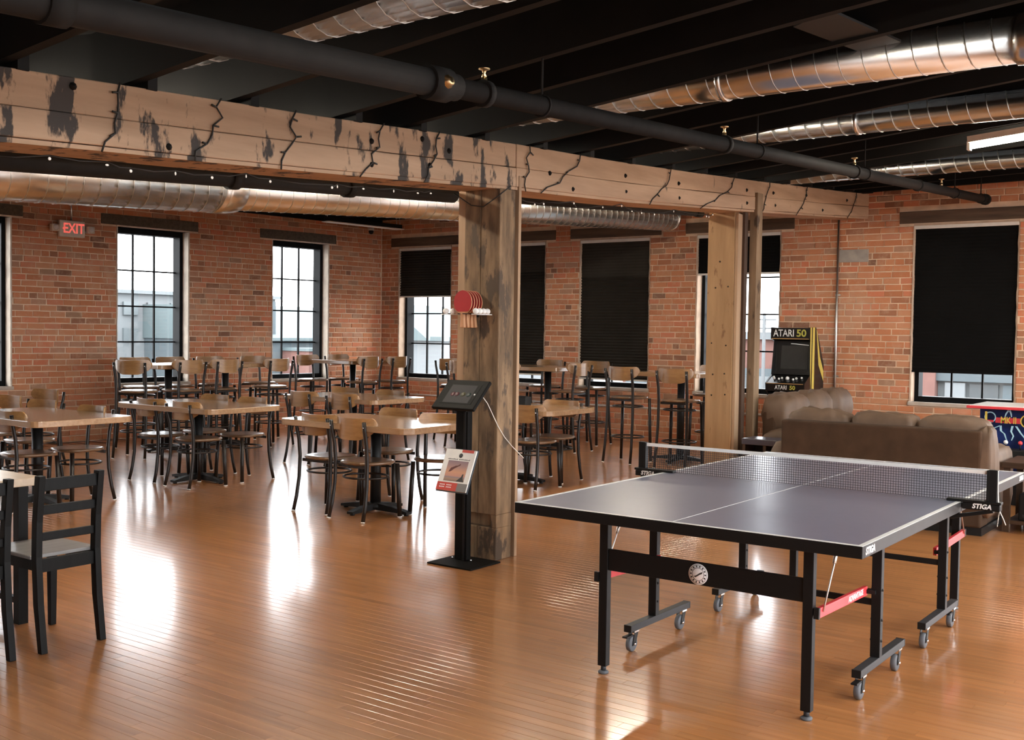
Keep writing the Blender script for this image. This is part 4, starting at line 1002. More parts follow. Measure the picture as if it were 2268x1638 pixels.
# ------------------------------------------------------------------ table tennis table
TT = thing('table_tennis_table', 'blue grey table tennis table with black folding frame and wheels', 'table')
TZ = 0.76
def half(sgn):
    """sgn=0: near half y 0..1.37 ; 1: far half mirrored"""
    def Y(v): return v if not sgn else 2.74-v
    def yb(x0, v0, z0, x1, v1, z1):
        a, b = sorted((Y(v0), Y(v1))); return (x0, a, z0), (x1, b, z1)
    tp = B().box(*yb(0.004, 0.004, TZ-0.016, 1.521, 1.366, TZ)).build('playing_top', pp_top_m, TT)
    for q in ((0.0, 0.0, 1.525, 0.020), (0.0, 0.020, 0.020, 1.366), (1.505, 0.020, 1.525, 1.366), (0.761, 0.020, 0.764, 1.366)):
        B().box(*yb(q[0], q[1], TZ-0.0005, q[2], q[3], TZ+0.0006)).build('court_line', pp_line_m, tp)
    for q in ((0.0, 0.0, 1.525, 0.028), (0.0, 0.028, 0.028, 1.366), (1.497, 0.028, 1.525, 1.366), (0.028, 1.345, 1.497, 1.366)):
        B().box(*yb(q[0], q[1], TZ-0.046, q[2], q[3], TZ-0.001 if q[1] != 1.345 else TZ-0.017)).build('apron', pp_black_m if q[1] == 0.0 or q[0] == 0.0 else pp_grey_m, TT, bevel=0.002)  # right apron greyer than the front: side light put into its colour
    # outer legs with wide panel
    for x_ in (0.305, 1.235):
        lg = B().box(*yb(x_-0.021, 0.25, 0.035, x_+0.021, 0.285, TZ-0.046)).build('leg', pp_black_m, TT, bevel=0.002)
        B().lathe([(0.012, 0.012), (0.012, 0.036)], 10, (x_, Y(0.267), 0)).build('leveller_stem', pp_grey_m, lg)
        B().lathe([(0.0, 0), (0.022, 0.0), (0.024, 0.008), (0.016, 0.014), (0, 0.014)], 14, (x_, Y(0.267), 0)).build('leveller_foot', tyre_m, lg)
    pn = B().box(*yb(0.326, 0.258, 0.462, 1.214, 0.276, 0.556)).build('cross_panel', pp_black_m, TT, bevel=0.002)
    for x_ in (0.335, 1.205):
        B().prism([(0.0, 0.0), (0.04, 0.0), (0.0, -0.03)] if x_ < 0.7 else [(0.0, 0.0), (0.0, -0.03), (-0.04, 0.0)], Y(0.262), Y(0.272), 'y').build('gusset', pp_black_m, TT).location = (x_-0.009 if x_ < 0.7 else x_+0.009, 0, TZ-0.046)
    # carriage: base bars with castors, uprights, cross bar
    for x_ in (0.235, 1.318):
        B().box(*yb(x_-0.019, 0.60, 0.098, x_+0.019, 1.20, 0.130)).build('base_bar', pp_grey_m, TT, bevel=0.002)
        for v_ in (0.60, 1.20): B().box(*yb(x_-0.0195, v_-0.004, 0.0975, x_+0.0195, v_+0.004, 0.1305)).build('end_plug', hub_m, TT)
        B().box(*yb(x_-0.021, 0.83, 0.13, x_+0.021, 0.865, TZ-0.046)).build('upright', pp_black_m, TT, bevel=0.002)
        for zz in (0.20, 0.29, 0.42):
            B().sphere((x_+0.021, Y(0.847), zz), 0.006, 8, 6).build('bolt', hub_m, TT); B().sphere((x_-0.021, Y(0.847), zz), 0.007, 8, 6).build('bolt', hub_m, TT)
        for v_ in (0.655, 1.145):
            cz = 0.046
            ca = B().lathe([(0.018, -0.012), (0.034, -0.0125), (0.038, -0.009), (0.038, 0.009), (0.034, 0.0125), (0.018, 0.012)], 20, (x_, Y(v_)-0.02, 0.038), 'x').build('castor_wheel', tyre_m, TT)
            B().lathe([(0.0, -0.010), (0.018, -0.010), (0.020, -0.004), (0.020, 0.004), (0.018, 0.010), (0, 0.010)], 14, (x_, Y(v_)-0.02, 0.038), 'x').build('hub', hub_m, ca)
            for e in (-1, 1): B().add([(x_+e*0.0145, Y(v_)-0.034, 0.030), (x_+e*0.0145, Y(v_)-0.008, 0.030), (x_+e*0.0145, Y(v_)+0.018, 0.094), (x_+e*0.0145, Y(v_)-0.018, 0.094), (x_+e*0.0165, Y(v_)-0.034, 0.030), (x_+e*0.0165, Y(v_)-0.008, 0.030), (x_+e*0.0165, Y(v_)+0.018, 0.094), (x_+e*0.0165, Y(v_)-0.018, 0.094)], [(0,1,2,3),(7,6,5,4),(0,4,5,1),(1,5,6,2),(2,6,7,3),(3,7,4,0)]).build('fork', hub_m, ca)
            B().sphere((x_+0.018, Y(v_)-0.02, 0.038), 0.007, 8, 6).build('axle_cap', chrome_m, ca)
            B().box((x_-0.018, Y(v_)-0.022, 0.090), (x_+0.018, Y(v_)+0.022, 0.098)).build('swivel_plate', chrome_m, ca)
            if v_ < 0.9: B().box((x_-0.014, Y(v_)-0.085, 0.074), (x_+0.014, Y(v_)-0.02, 0.082)).build('brake_lever', hub_m, ca, bevel=0.002)
    B().box(*yb(0.256, 0.84, 0.350, 1.297, 0.858, 0.376)).build('cross_bar', pp_black_m, TT)
    # red folding bars and stays
    for x_ in (0.272, 1.272):
        rb = B().bar((x_, Y(0.262), 0.428), (x_, Y(0.83), 0.412), 0.018, 0.040).build('red_bar', red_m, TT, bevel=0.002)
        B().bar((x_, Y(0.246), 0.4285), (x_, Y(0.262), 0.428), 0.021, 0.043).build('end_plug', hub_m, rb)
        B().tube([(x_+0.012, Y(0.29), 0.43), (x_+0.012, Y(0.40), 0.60), (x_+0.004, Y(0.47), TZ-0.03)], 0.0035, 6).build('wire_stay', steel_m, TT)
        B().tube([(x_+0.012, Y(0.40), 0.60), (x_+0.008, Y(0.435), 0.655)], 0.008, 8).build('stay_buckle', steel_m, TT)
        B().box(*yb(min(x_, 1.235 if x_ > 0.7 else 0.305)-0.002, 0.26, 0.418, max(x_, 1.235 if x_ > 0.7 else 0.305)+0.002, 0.28, 0.438)).build('pivot_block', hub_m, TT)
        B().box(*yb(min(x_, 1.318 if x_ > 0.7 else 0.235)+0.0, 0.815, 0.403, max(x_, 1.318 if x_ > 0.7 else 0.235)-0.0, 0.845, 0.420)).build('pivot_block', hub_m, TT)
    return tp, pn
tpn, pnn = half(0); tpf, pnf = half(1)
# lettering
My = lambda o_: Matrix.Translation(o_) @ Matrix.Rotation(PI/2, 4, 'X')           # faces -Y
Mx = lambda o_: frame_m4(o_, (0, 1, 0), (0, 0, 1))                                  # faces +X
text_obj('STIGA', 0.036, paint_white, TT, Mx((1.5258, 0.085, TZ-0.024)), 'corner_lettering', bold=0.0012, shear=0.25, sx=1.05)
text_obj('STIGA', 0.036, paint_white, TT, Mx((1.5258, 2.655, TZ-0.024)), 'corner_lettering', bold=0.0012, shear=0.25, sx=1.05)
text_obj('ADVANTAGE', 0.033, paint_white, TT, Mx((1.2815, 0.68, 0.417)), 'bar_lettering', bold=0.0008, sx=0.92)
text_obj('ADVANTAGE', 0.033, paint_white, TT, Mx((1.2815, 2.03, 0.417)), 'bar_lettering', bold=0.0008, sx=0.92)
def ring(r0, r1, n=32):
    m_ = B(); vs = []
    for k in range(n):
        a = 2*PI*k/n
        vs += [(r0*math.cos(a), r0*math.sin(a), 0), (r1*math.cos(a), r1*math.sin(a), 0)]
    return m_.add(vs, [(2*k, 2*k+1, (2*k+3) % (2*n), (2*k+2) % (2*n)) for k in range(n)])
em = B().lathe([(0.0, 0.0), (0.044, 0.0), (0.044, 0.002), (0, 0.002)], 32).build('round_emblem', paint_white, TT); em.matrix_local = My((0.762, 0.256, 0.508))
for r0, r1 in ((0.0385, 0.0400), (0.0255, 0.0275)):
    o_ = ring(r0, r1).build('emblem_ring', ink_m, em); o_.location.z = 0.0024
sw = [(-0.020, -0.010), (-0.010, -0.006), (0.0, 0.001), (0.010, 0.008), (0.021, 0.012), (0.018, 0.004), (0.008, -0.001), (-0.002, -0.008), (-0.012, -0.014)]
o_ = B().add([(a, b, 0.0026) for a, b in sw], [tuple(reversed(range(len(sw))))]).build('emblem_swoosh', ink_m, em); 
for k in range(14):
    a = 2*PI*k/14; q = B().box((-0.0028, -0.0035, 0), (0.0028, 0.0035, 0.0024)).build('emblem_glyph', ink_m, em); q.location = (0.033*math.cos(a), 0.033*math.sin(a), 0.0003); q.rotation_euler = (0, 0, a+PI/2)
# net
NT = thing('table_tennis_net', 'black table tennis net with white tape and clamp posts', 'net', (0.7625, 1.37, TZ))
B().box((-0.875, -0.004, 0.133), (0.872, 0.004, 0.150)).build('white_tape', pp_line_m, NT)
mbn = B(); nvx = 146; 
for k in range(nvx+1):
    x_ = -0.875+1.747*k/nvx; mbn.box((x_-0.0009, -0.0009, 0.004), (x_+0.0009, 0.0009, 0.134))
for k in range(11):
    z_ = 0.004+0.130*k/11; mbn.box((-0.875, -0.0009, z_-0.0009), (0.872, 0.0009, z_+0.0009))
tag(mbn.build('net_mesh', net_m, NT), kind='stuff')
for s_ in (-1, 1):
    po = B().box((s_*0.895-0.020, -0.013, -0.012), (s_*0.895+0.020, 0.013, 0.155)).build('net_post', pp_black_m, NT, bevel=0.003)
    B().box((s_*0.876-0.006, -0.016, 0.0), (s_*0.876+0.006, 0.016, 0.152)).build('net_sleeve', hub_m, po)
    x0, x1 = sorted((s_*0.70, s_*0.935))
    cl = B().box((x0, -0.022, 0.0006), (x1, 0.022, 0.013)).build('clamp_arm', pp_black_m, NT, bevel=0.003)
    x0, x1 = sorted((s_*0.768, s_*0.93))
    B().box((x0, -0.020, -0.030), (x1, 0.020, 0.0)).build('clamp_body', pp_black_m, cl, bevel=0.004)
    B().bar((s_*0.90, 0, -0.030), (s_*0.715, 0, -0.075), 0.03, 0.016).build('clamp_jaw', pp_black_m, cl, bevel=0.003)
    text_obj('STIGA', 0.030, paint_white, cl, My((s_*0.853, -0.0208, -0.013)), 'clamp_lettering', bold=0.001, shear=0.2)
B().tube([(0.917, -0.012, 0.154), (0.919, -0.014, 0.06), (0.925, -0.014, -0.02), (0.945, -0.016, -0.06), (0.955, -0.016, -0.085)], 0.0022, 5).build('tension_cord', cord_m, NT)
mbc = B()
for k in range(11): mbc.sphere((0.925-0.0006*k, -0.01, -0.035-0.006*k), 0.0026, 6, 4)
tag(mbc.build('bead_chain', cord_m, NT), kind='stuff')

# ------------------------------------------------------------------ tablet kiosk
KI = thing('tablet_kiosk', 'black tablet kiosk stand with tilted screen in front of the dark post', 'kiosk', (-1.59, 1.66, 0))
B().box((-0.185, -0.165, 0.0), (0.175, 0.15, 0.010)).build('base_plate', kiosk_black, KI, bevel=0.002)
B().box((-0.105, 0.015, 0.010), (-0.005, 0.065, 1.05)).build('pole', kiosk_black, KI, bevel=0.006)
B().box((-0.035, 0.008, 0.010), (-0.018, 0.015, 1.02)).build('cable_groove', pp_black_m, KI)
for q in (-0.13, 0.02): B().lathe([(0.0, 0), (0.009, 0), (0.009, 0.008), (0.005, 0.012), (0, 0.012)], 8, (q, 0.03, 0.010)).build('bolt', chrome_m, KI)
tilt = math.radians(44)
hd = bpy.data.objects.new('tablet_case', B().box((-0.172, -0.125, -0.012), (0.172, 0.125, 0.012)).mesh('tablet_case', kiosk_black)); col.objects.link(hd); hd.parent = KI
hd.matrix_local = Matrix.Translation((-0.012, -0.045, 1.09)) @ Matrix.Rotation(tilt, 4, 'X')
b_ = hd.modifiers.new('bevel', 'BEVEL'); b_.width = 0.006; b_.segments = 2
B().box((-0.128, -0.085, 0.0112), (0.128, 0.085, 0.0132)).build('bezel', kiosk_black, hd)
B().box((-0.108, -0.078, 0.0128), (0.100, 0.078, 0.0140)).build('screen', kiosk_scr, hd)
for k, (x_, m_) in enumerate(((-0.062, dim_red), (-0.028, dim_red), (0.022, dim_olive), (0.068, dim_green))):
    B().lathe([(0.0, 0), (0.019, 0.0), (0.019, 0.0006), (0, 0.0006)], 16, (x_, -0.004, 0.0141)).build('screen_icon', m_, hd)
B().lathe([(0.0, 0), (0.007, 0.0), (0.006, 0.002), (0, 0.002)], 14, (0.114, 0.0, 0.0132)).build('home_button', white_pl, hd)
B().box((-0.10, 0.0, 0.98), (-0.01, 0.06, 1.07)).build('tilt_bracket', kiosk_black, KI)
# brochure holder on the pole
BR = thing('brochure_holder', 'white brochure with sunset photo and red footer on the kiosk pole', 'brochure', (-1.603, 1.575, 0.61))
tilt2 = math.radians(66)
pl = bpy.data.objects.new('brochure', B().box((-0.122, -0.139, -0.006), (0.122, 0.139, 0.006)).mesh('brochure', paper_m)); col.objects.link(pl); pl.parent = BR
pl.matrix_local = Matrix.Rotation(tilt2, 4, 'X')
def onp(nm, x0, y0, x1, y1, m_, z=0.0064): return B().box((x0, y0, 0.0055), (x1, y1, z)).build(nm, m_, pl)
onp('red_footer', -0.122, -0.139, 0.042, -0.085, red_print); onp('grey_footer', 0.042, -0.139, 0.122, -0.085, grey_print)
onp('header_red', 0.01, 0.120, 0.105, 0.139, red_print); 
ph = onp('sunset_photo', -0.08, -0.076, 0.085, 0.062, sunset_m, 0.0066)
B().add([(-0.058, -0.016, 0.007), (-0.045, 0.012, 0.007), (-0.01, 0.028, 0.007), (0.028, 0.034, 0.007), (0.026, 0.044, 0.007), (0.018, 0.028, 0.007), (-0.012, 0.012, 0.007), (-0.04, -0.012, 0.007)], [(7, 6, 5, 4, 3, 2, 1, 0)]).build('kite_print', plain('dark_red_ink', (0.12, 0.035, 0.03), 0.6), pl)
B().add([(0.022, -0.074, 0.007), (0.085, -0.074, 0.007), (0.072, -0.050, 0.007), (0.070, -0.022, 0.007), (0.062, -0.024, 0.007), (0.055, -0.044, 0.007)], [(0, 1, 2, 3, 4, 5)]).build('figure_print', ink_m, pl)
B().lathe([(0.0, 0), (0.016, 0.0), (0.016, 0.0006), (0, 0.0006)], 8, (0.008, 0.098, 0.0062)).build('crest_print', ink_m, pl)
for k in range(24):
    x_ = -0.088+0.0075*k; hgt = random.choice((0.006, 0.008, 0.009))
    if k not in (11,): onp('title_glyph', x_, 0.068, x_+0.0045, 0.068+hgt, ink_m)
for r in range(2):
    for k in range(9):
        if k != 4: onp('footer_glyph', -0.098+0.011*k, -0.105-0.015*r, -0.091+0.011*k, -0.098-0.015*r, paint_white, 0.0068)
B().box((-0.128, -0.145, -0.012), (0.128, 0.145, -0.0062)).build('acrylic_back', navy_print, pl)
B().bar((-0.05, 0.02, -0.02), (-0.05, 0.12, -0.02), 0.05, 0.03).build('bracket', blackm, BR)
t = thing('charging_cord', 'white charging cord drooping from the tablet across the dark post', 'cord')
B().tube([(-1.452, 1.645, 1.085), (-1.455, 1.70, 1.04), (-1.462, 1.765, 0.965), (-1.466, 1.83, 0.885), (-1.464, 1.90, 0.81), (-1.462, 1.98, 0.745), (-1.458, 2.05, 0.695), (-1.458, 2.11, 0.655)], 0.0028, 6).build('cord_line', cord_m, t)

# ------------------------------------------------------------------ paddle rack
RK = thing('paddle_rack', 'wire rack for paddles and balls screwed to the dark post', 'rack', (-1.665, 1.83, 1.615))
B().box((-0.03, -0.006, -0.02), (0.03, 0.0, 0.06)).build('back_plate', blackm, RK)
for s_ in (-1, 1):
    B().tube([(s_*0.02, -0.005, 0.0), (s_*0.02, -0.16, 0.0)], 0.003, 6).build('paddle_prong', blackm, RK)
    B().tube([(s_*0.045, -0.01, -0.004), (s_*0.145, -0.012, -0.004), (s_*0.15, -0.03, -0.004), (s_*0.15, -0.17, -0.004), (s_*0.105, -0.172, -0.004), (s_*0.10, -0.03, -0.004)], 0.003, 6).build('ball_tray', white_pl, RK)
PADDLE = None
def paddle(k, label):
    t = thing('table_tennis_paddle', label, 'paddle', (-1.668, 1.81-0.027*k, 1.69), group='paddles on the post')
    n = 24; poly = []
    for i in range(n):
        a = -PI/2+2*PI*i/n; poly.append((0.074*math.cos(a), 0.078*math.sin(a)))
    B().prism(poly, -0.0035, 0.0035, 'y').build('blade', paddle_wood, t)
    B().prism([(a*0.985, b*0.985 if b > -0.062 else -0.061) for a, b in poly], -0.0062, -0.0036, 'y').build('red_rubber', paddle_red, t)
    B().prism([(a*0.985, b*0.985 if b > -0.062 else -0.061) for a, b in poly], 0.0036, 0.0062, 'y').build('black_rubber', hub_m, t)
    B().prism([(-0.016, -0.068), (0.016, -0.068), (0.0135, -0.11), (0.018, -0.165), (-0.018, -0.165), (-0.0135, -0.11)], -0.0105, 0.0105, 'y').build('handle', paddle_wood, t, bevel=0.004)
    t.rotation_euler = (0, math.radians((k % 3-1)*4), 0)
PL = ['red table tennis paddle hung rearmost against the dark post', 'red table tennis paddle second from the dark post', 'red table tennis paddle in the middle of the hung stack', 'red table tennis paddle second from the front of the stack', 'frontmost red table tennis paddle with its whole red face showing']
for k in range(5): paddle(k, PL[k])
balls = [(-0.125, -0.155, 'white ball alone at the front of the left tray'), (-0.125, -0.085, 'white ball behind the front one in the left tray'), (0.125, -0.158, 'white ball frontmost in the right tray'), (0.125, -0.117, 'white ball second in the right tray'), (0.125, -0.076, 'white ball third in the right tray'), (0.125, -0.035, 'white ball rearmost in the right tray by the post')]
for x_, y_, l_ in balls:
    o = B().sphere((0, 0, 0), 0.020, 16, 10).build('table_tennis_ball', ball_m); o.location = (-1.665+x_, 1.83+y_, 1.615+0.0165); tag(o, l_, 'ball', 'balls on the rack')

# ------------------------------------------------------------------ sofas
def puff(mb_, c, hx, hy, hz, nx_=16, ny_=10, e=0.55, wrinkle=0.012, seed=0):
    """pillowy cushion: superellipsoid with folds"""
    rnd = random.Random(seed); ph_ = [rnd.uniform(0, 6) for _ in range(5)]
    vs = []; rings_ = ny_; seg = nx_*2
    def sp(v, p): return math.copysign(abs(v)**p, v)
    for i in range(rings_+1):
        a = -PI/2+PI*i/rings_
        for k in range(seg):
            t_ = 2*PI*k/seg
            x_, y_, z_ = hx*sp(math.cos(a), e)*sp(math.cos(t_), e), hy*sp(math.cos(a), e)*sp(math.sin(t_), e), hz*sp(math.sin(a), e)
            w_ = wrinkle*(math.sin(9*x_/hx+ph_[0])*math.sin(4*z_/hz+ph_[1])+0.6*math.sin(15*y_/hy+ph_[2]+3*x_/hx))
            l_ = math.sqrt(x_*x_+y_*y_+z_*z_)+1e-6; f = 1+w_/l_
            vs.append((c[0]+x_*f, c[1]+y_*f, c[2]+z_*f))
    fs = [(i*seg+k, i*seg+(k+1) % seg, (i+1)*seg+(k+1) % seg, (i+1)*seg+k) for i in range(rings_) for k in range(seg)]
    mb_.add(vs, fs, True); return mb_
so = thing('sofa', 'brown suede sofa seen from behind beyond the table tennis table', 'sofa', (0.02, 4.9, 0))
B().add([(-0.80, 0.0, 0.06), (0.80, 0.0, 0.06), (0.80, 0.24, 0.06), (-0.80, 0.24, 0.06), (-0.80, -0.02, 0.80), (0.79, -0.02, 0.80), (0.79, 0.16, 0.80), (-0.80, 0.16, 0.80)], [(3,2,1,0),(4,5,6,7),(0,1,5,4),(1,2,6,5),(2,3,7,6),(3,0,4,7)]).build('back_panel', sofa_m, so, bevel=0.02, bseg=3)
B().box((-0.80, 0.2, 0.06), (0.80, 0.95, 0.36)).build('seat_base', sofa_m, so, bevel=0.03)
B().box((-0.78, 0.02, 0.0), (0.80, 0.93, 0.06)).build('plinth', hub_m, so)
for k in range(3):
    puff(B(), (-0.53+0.53*k, 0.20, 0.74), 0.275, 0.13, 0.155, seed=k, wrinkle=0.016).build('back_cushion', sofa_l_m, so)
    puff(B(), (-0.53+0.53*k, 0.62, 0.43), 0.27, 0.33, 0.09, seed=10+k).build('seat_cushion', sofa_l_m, so)
puff(B(), (0.735, 0.62, 0.36), 0.105, 0.47, 0.29, seed=21, e=0.6).build('arm', sofa_l_m, so)
puff(B(), (0.80, 0.12, 0.48), 0.075, 0.13, 0.35, seed=22, e=0.6).build('back_side_pad', sofa_l_m, so)
puff(B(), (-0.90, 0.55, 0.33), 0.12, 0.42, 0.27, seed=23, e=0.6).build('arm', sofa_l_m, so)
lv = thing('loveseat', 'taupe suede loveseat with three puffy back cushions beside the arcade cabinet', 'sofa', (-1.18, 6.9, 0))
B().box((-0.22, -0.95, 0.06), (0.65, 0.95, 0.38)).build('seat_base', sofa_m, lv, bevel=0.03)
B().box((-0.24, -0.93, 0.08), (-0.08, 0.93, 0.78)).build('back_panel', sofa_m, lv, bevel=0.04, bseg=3)
B().box((-0.2, -0.93, 0.0), (0.62, 0.93, 0.06)).build('plinth', hub_m, lv)
for k in range(3):
    puff(B(), (-0.12, -0.62+0.62*k, 0.745), 0.17, 0.32, 0.205, seed=30+k, wrinkle=0.014, e=0.62).build('back_cushion', sofa_l_m, lv)
    puff(B(), (0.30, -0.62+0.62*k, 0.44), 0.33, 0.31, 0.09, seed=40+k).build('seat_cushion', sofa_l_m, lv)
for s_ in (-1, 1): puff(B(), (0.2, s_*0.98, 0.36), 0.42, 0.11, 0.28, seed=50+s_, e=0.6).build('arm', sofa_l_m, lv)
t = thing('end_table', 'dark end table with purple grey top between pale post and sofa', 'table', (-1.18, 5.62, 0))
B().box((-0.22, -0.14, 0.50), (0.22, 0.14, 0.555)).build('tabletop', bench_m, t, bevel=0.006)
for q in (-0.2, 0.0, 0.2): B().box((q-0.014, -0.13, 0.0), (q+0.014, 0.12, 0.50)).build('side_panel', darkwood_m, t)
B().box((-0.2, 0.10, 0.05), (0.2, 0.12, 0.50)).build('rear_panel', hub_m, t)
t = thing('side_table', 'dark walnut side table with open shelf at the right edge', 'table', (1.24, 5.52, 0))
B().box((-0.36, -0.28, 0.50), (0.40, 0.30, 0.545)).build('tabletop', darkwood_m, t, bevel=0.005)
for sx_ in (-0.32, 0.34):
    for sy_ in (-0.24, 0.24): B().box((sx_-0.025, sy_-0.025, 0), (sx_+0.025, sy_+0.025, 0.50)).build('leg', darkwood_m, t)
B().box((-0.32, -0.24, 0.06), (0.36, 0.26, 0.09)).build('shelf', darkwood_m, t)
t = thing('stereo_box', 'black stereo speaker box on the shelf of the walnut side table', 'speaker', (1.16, 5.42, 0.09))
B().box((-0.16, -0.12, 0), (0.22, 0.12, 0.21)).build('cabinet', hub_m, t, bevel=0.012)
B().lathe([(0.0, -0.004), (0.05, -0.002), (0.07, 0.0), (0.07, 0.006)], 18, (0.03, -0.122, 0.12), 'y').build('speaker_cone', pp_grey_m, t)
B().box((-0.13, -0.124, 0.03), (0.19, -0.119, 0.05)).build('control_strip', pp_grey_m, t)
for k in range(6): B().box((-0.11+0.05*k, -0.126, 0.034), (-0.085+0.05*k, -0.123, 0.046)).build('button', silver_m, t)
t = thing('coffee_table', 'low table with pale rim behind the brown sofa', 'table', (-0.25, 6.55, 0))
B().prism(round_rect(0.42, 0.32, 0.08), 0.66, 0.70).build('tabletop', darkwood_m, t, bevel=0.008)
for sx_ in (-0.34, 0.34):
    for sy_ in (-0.25, 0.25): B().box((sx_-0.025, sy_-0.025, 0), (sx_+0.025, sy_+0.025, 0.66)).build('leg', darkwood_m, t)

# ------------------------------------------------------------------ arcade cabinet
AR = thing('arcade_cabinet', 'black upright arcade cabinet with yellow side stripes under the raised blind', 'arcade machine', (-2.26, 8.92, 0))
prof = [(-0.26, 0.0), (-0.26, 0.80), (-0.315, 0.835), (-0.325, 0.93), (-0.15, 1.03), (-0.085, 1.43), (-0.185, 1.46), (-0.185, 1.60), (0.02, 1.605), (0.13, 1.45), (0.30, 1.15), (0.30, 0.0)]
for x_ in (-0.245, 0.227): B().prism(prof, x_, x_+0.018, 'x').build('side_panel', arc_black, AR)
def face(nm, a, b, m_, inset=0.0, x0=-0.227, x1=0.227, th=0.012, par=AR):
    """flat panel between two profile points"""
    (y0, z0), (y1, z1) = a, b; d_ = Vector((0, y1-y0, z1-z0)).normalized(); n_ = Vector((1, 0, 0)).cross(d_)
    o0 = n_*inset; vs = []
    for q in (0, -th):
        for x_, (yy, zz) in ((x0, a), (x1, a), (x1, b), (x0, b)): vs.append((x_+0, yy+o0.y+n_.y*q, zz+o0.z+n_.z*q))
    return B().add(vs, [(0,1,2,3),(7,6,5,4),(0,4,5,1),(1,5,6,2),(2,6,7,3),(3,7,4,0)]).build(nm, m_, par)
face('kick_panel', (-0.255, 0.0), (-0.255, 0.80), arc_black); face('control_front', (-0.31, 0.835), (-0.32, 0.93), arc_black)
face('control_deck', (-0.32, 0.93), (-0.15, 1.02), arc_black); face('screen_bezel', (-0.10, 1.03), (-0.05, 1.44), arc_black)
face('screen', (-0.091, 1.10), (-0.058, 1.38), arc_scr, 0.004, -0.15, 0.19); face('marquee', (-0.183, 1.47), (-0.183, 1.59), arc_black)
face('speaker_soffit', (-0.06, 1.45), (-0.18, 1.462), arc_black); face('roof', (-0.183, 1.595), (0.02, 1.60), arc_black); face('rear_slope', (0.02, 1.60), (0.29, 1.15), arc_black); face('rear_panel', (0.29, 1.15), (0.29, 0.0), arc_black)
B().box((-0.232, -0.19, 1.458), (0.232, -0.182, 1.468)).build('marquee_trim', gold_m, AR); B().box((-0.23, -0.329, 0.922), (0.23, -0.32, 0.930)).build('deck_trim', gold_m, AR)
text_obj('ATARI', 0.118, silver_m, AR, My((-0.08, -0.186, 1.528)), 'marquee_lettering', bold=0.0012, sx=0.80)
text_obj('50', 0.118, olive_m, AR, My((0.14, -0.186, 1.528)), 'marquee_lettering', bold=0.003, sx=1.05)
text_obj('ATARI', 0.068, silver_m, AR, My((-0.045, -0.3275, 0.878)), 'deck_lettering', bold=0.001, sx=0.80)
text_obj('50', 0.068, olive_m, AR, My((0.098, -0.3275, 0.878)), 'deck_lettering', bold=0.002, sx=1.05)
for k, (x_, yv, zz, r_) in enumerate(((-0.16, -0.25, 0.985, 0.015), (-0.10, -0.255, 0.98, 0.014), (-0.07, -0.235, 0.99, 0.014), (0.0, -0.24, 0.988, 0.024), (0.08, -0.26, 0.978, 0.014), (0.11, -0.235, 0.99, 0.016), (0.17, -0.22, 0.998, 0.013), (-0.18, -0.215, 1.0, 0.013))):
    B().sphere((x_, yv, zz), r_, 10, 7).build('button', white_pl if k != 5 else silver_m, AR)
for poly, m_ in (([(-0.165, 1.60), (-0.125, 1.602), (-0.125, 0.86), (-0.155, 1.13)], yellow_m), ([(-0.09, 1.603), (-0.02, 1.604), (-0.02, 0.86), (-0.09, 0.86)], yellow_m), ([(0.03, 1.58), (0.06, 1.545), (0.16, 1.25), (0.292, 1.07), (0.292, 0.95), (0.12, 1.15)], yellow_m)):
    B().prism(poly, 0.245, 0.2465, 'x').build('side_stripe', m_, AR)
# glare under the marquee, painted on as a white squiggle
B().tube([(-0.03, -0.072, 1.405), (0.03, -0.071, 1.402), (0.10, -0.070, 1.395), (0.19, -0.069, 1.388)], 0.006, 6).build('painted_glare', paint_white, AR)

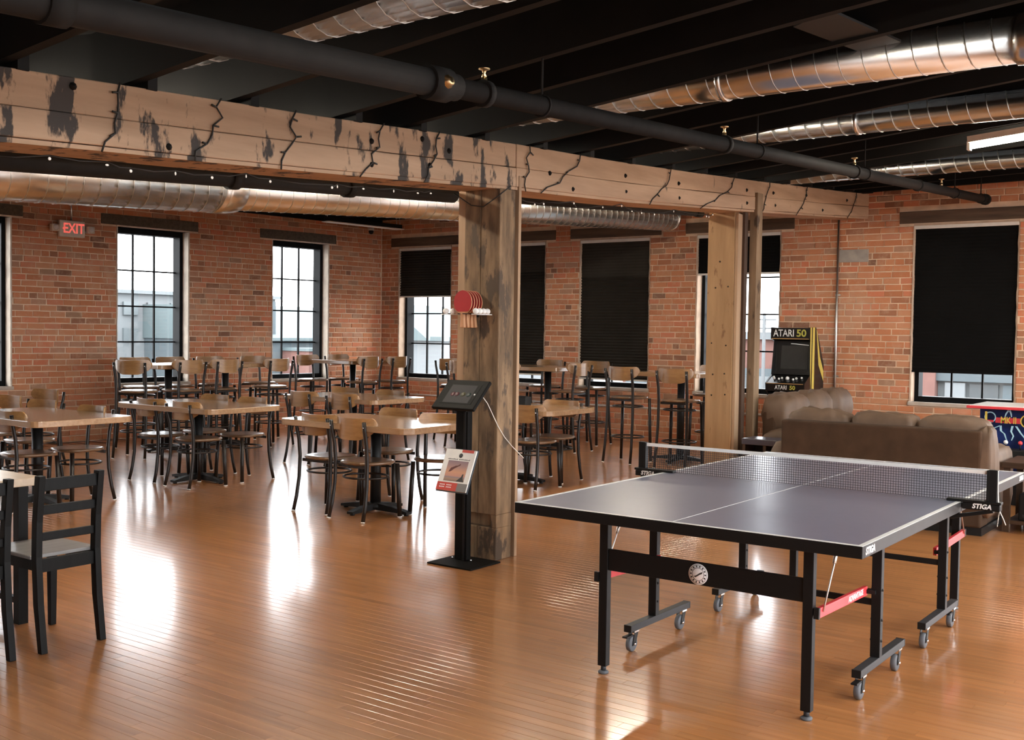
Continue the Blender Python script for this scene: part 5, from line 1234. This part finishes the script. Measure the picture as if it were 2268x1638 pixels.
# ------------------------------------------------------------------ head-to-head arcade
MK = thing('arcade_table', 'blue two player arcade table with lightning print and red rim at right', 'arcade machine', (0.83, 6.95, 0))
B().box((-0.45, -0.25, 0.25), (0.45, 0.25, 0.868)).build('cabinet', mk_blue, MK, bevel=0.006)
B().box((-0.545, -0.35, 0.868), (0.545, 0.35, 0.892)).build('red_rim', mk_red, MK, bevel=0.004)
B().box((-0.52, -0.33, 0.892), (0.52, 0.33, 0.899)).build('glass_top', white_pl, MK)
B().box((-0.38, -0.2, 0.0), (0.38, 0.2, 0.25)).build('pedestal', hub_m, MK)
B().prism([(-0.45, -0.25), (-0.45, -0.45), (0.45, -0.45), (0.45, -0.25)], 0.44, 0.52).build('control_shelf', hub_m, MK, bevel=0.01)
for q in (-0.33, -0.2, -0.08, 0.2):
    j = B().tube([(q, -0.36, 0.52), (q, -0.36, 0.57)], 0.006, 8).build('joystick', hub_m, MK); B().sphere((q, -0.36, 0.58), 0.02, 10, 8).build('knob', mk_red if abs(q) < 0.15 else white_pl, j)
text_obj('MK II', 0.085, mk_yel, MK, My((-0.205, -0.2525, 0.766)), 'title_lettering', bold=0.0012, sx=0.72)
B().box((-0.315, -0.2512, 0.742), (-0.02, -0.2500, 0.79)).build('title_bar', mk_red, MK)
o_ = ring(0.052, 0.062).build('round_emblem_ring', mk_yel, MK); o_.matrix_local = My((-0.045, -0.2535, 0.768))
B().lathe([(0, 0), (0.052, 0), (0.052, 0.001), (0, 0.001)], 20, (-0.045, -0.2530, 0.768), 'y').build('round_emblem', ink_m, MK)
o_ = ring(0.040, 0.050).build('plasma_ring', mk_bolt, MK); o_.matrix_local = My((-0.36, -0.2515, 0.79))
def bolt(pts, w=0.010):
    vs = []; n = len(pts)
    for k, (a, b) in enumerate(pts): ww = w*(1-0.6*k/(n-1)); vs += [(a-ww, -0.2514, b), (a+ww, -0.2514, b)]
    B().add(vs, [(2*k, 2*k+1, 2*k+3, 2*k+2) for k in range(n-1)]).build('lightning_print', mk_bolt, MK)
bolt([(-0.20, 0.865), (-0.225, 0.83), (-0.235, 0.80)]); bolt([(-0.20, 0.865), (-0.185, 0.83), (-0.18, 0.80)])
bolt([(-0.27, 0.72), (-0.33, 0.69), (-0.37, 0.66), (-0.38, 0.64)]); bolt([(-0.27, 0.72), (-0.265, 0.67), (-0.235, 0.645), (-0.22, 0.60), (-0.21, 0.58)])
bolt([(-0.17, 0.72), (-0.18, 0.67), (-0.16, 0.63), (-0.175, 0.59)]); bolt([(-0.14, 0.72), (-0.10, 0.66), (-0.06, 0.61), (-0.03, 0.57)])
B().box((-0.405, -0.2516, 0.76), (-0.385, -0.2505, 0.84)).build('accent_print', mk_yel, MK)
B().box((-0.385, -0.2516, 0.745), (-0.33, -0.2505, 0.765)).build('accent_print', mk_red, MK)
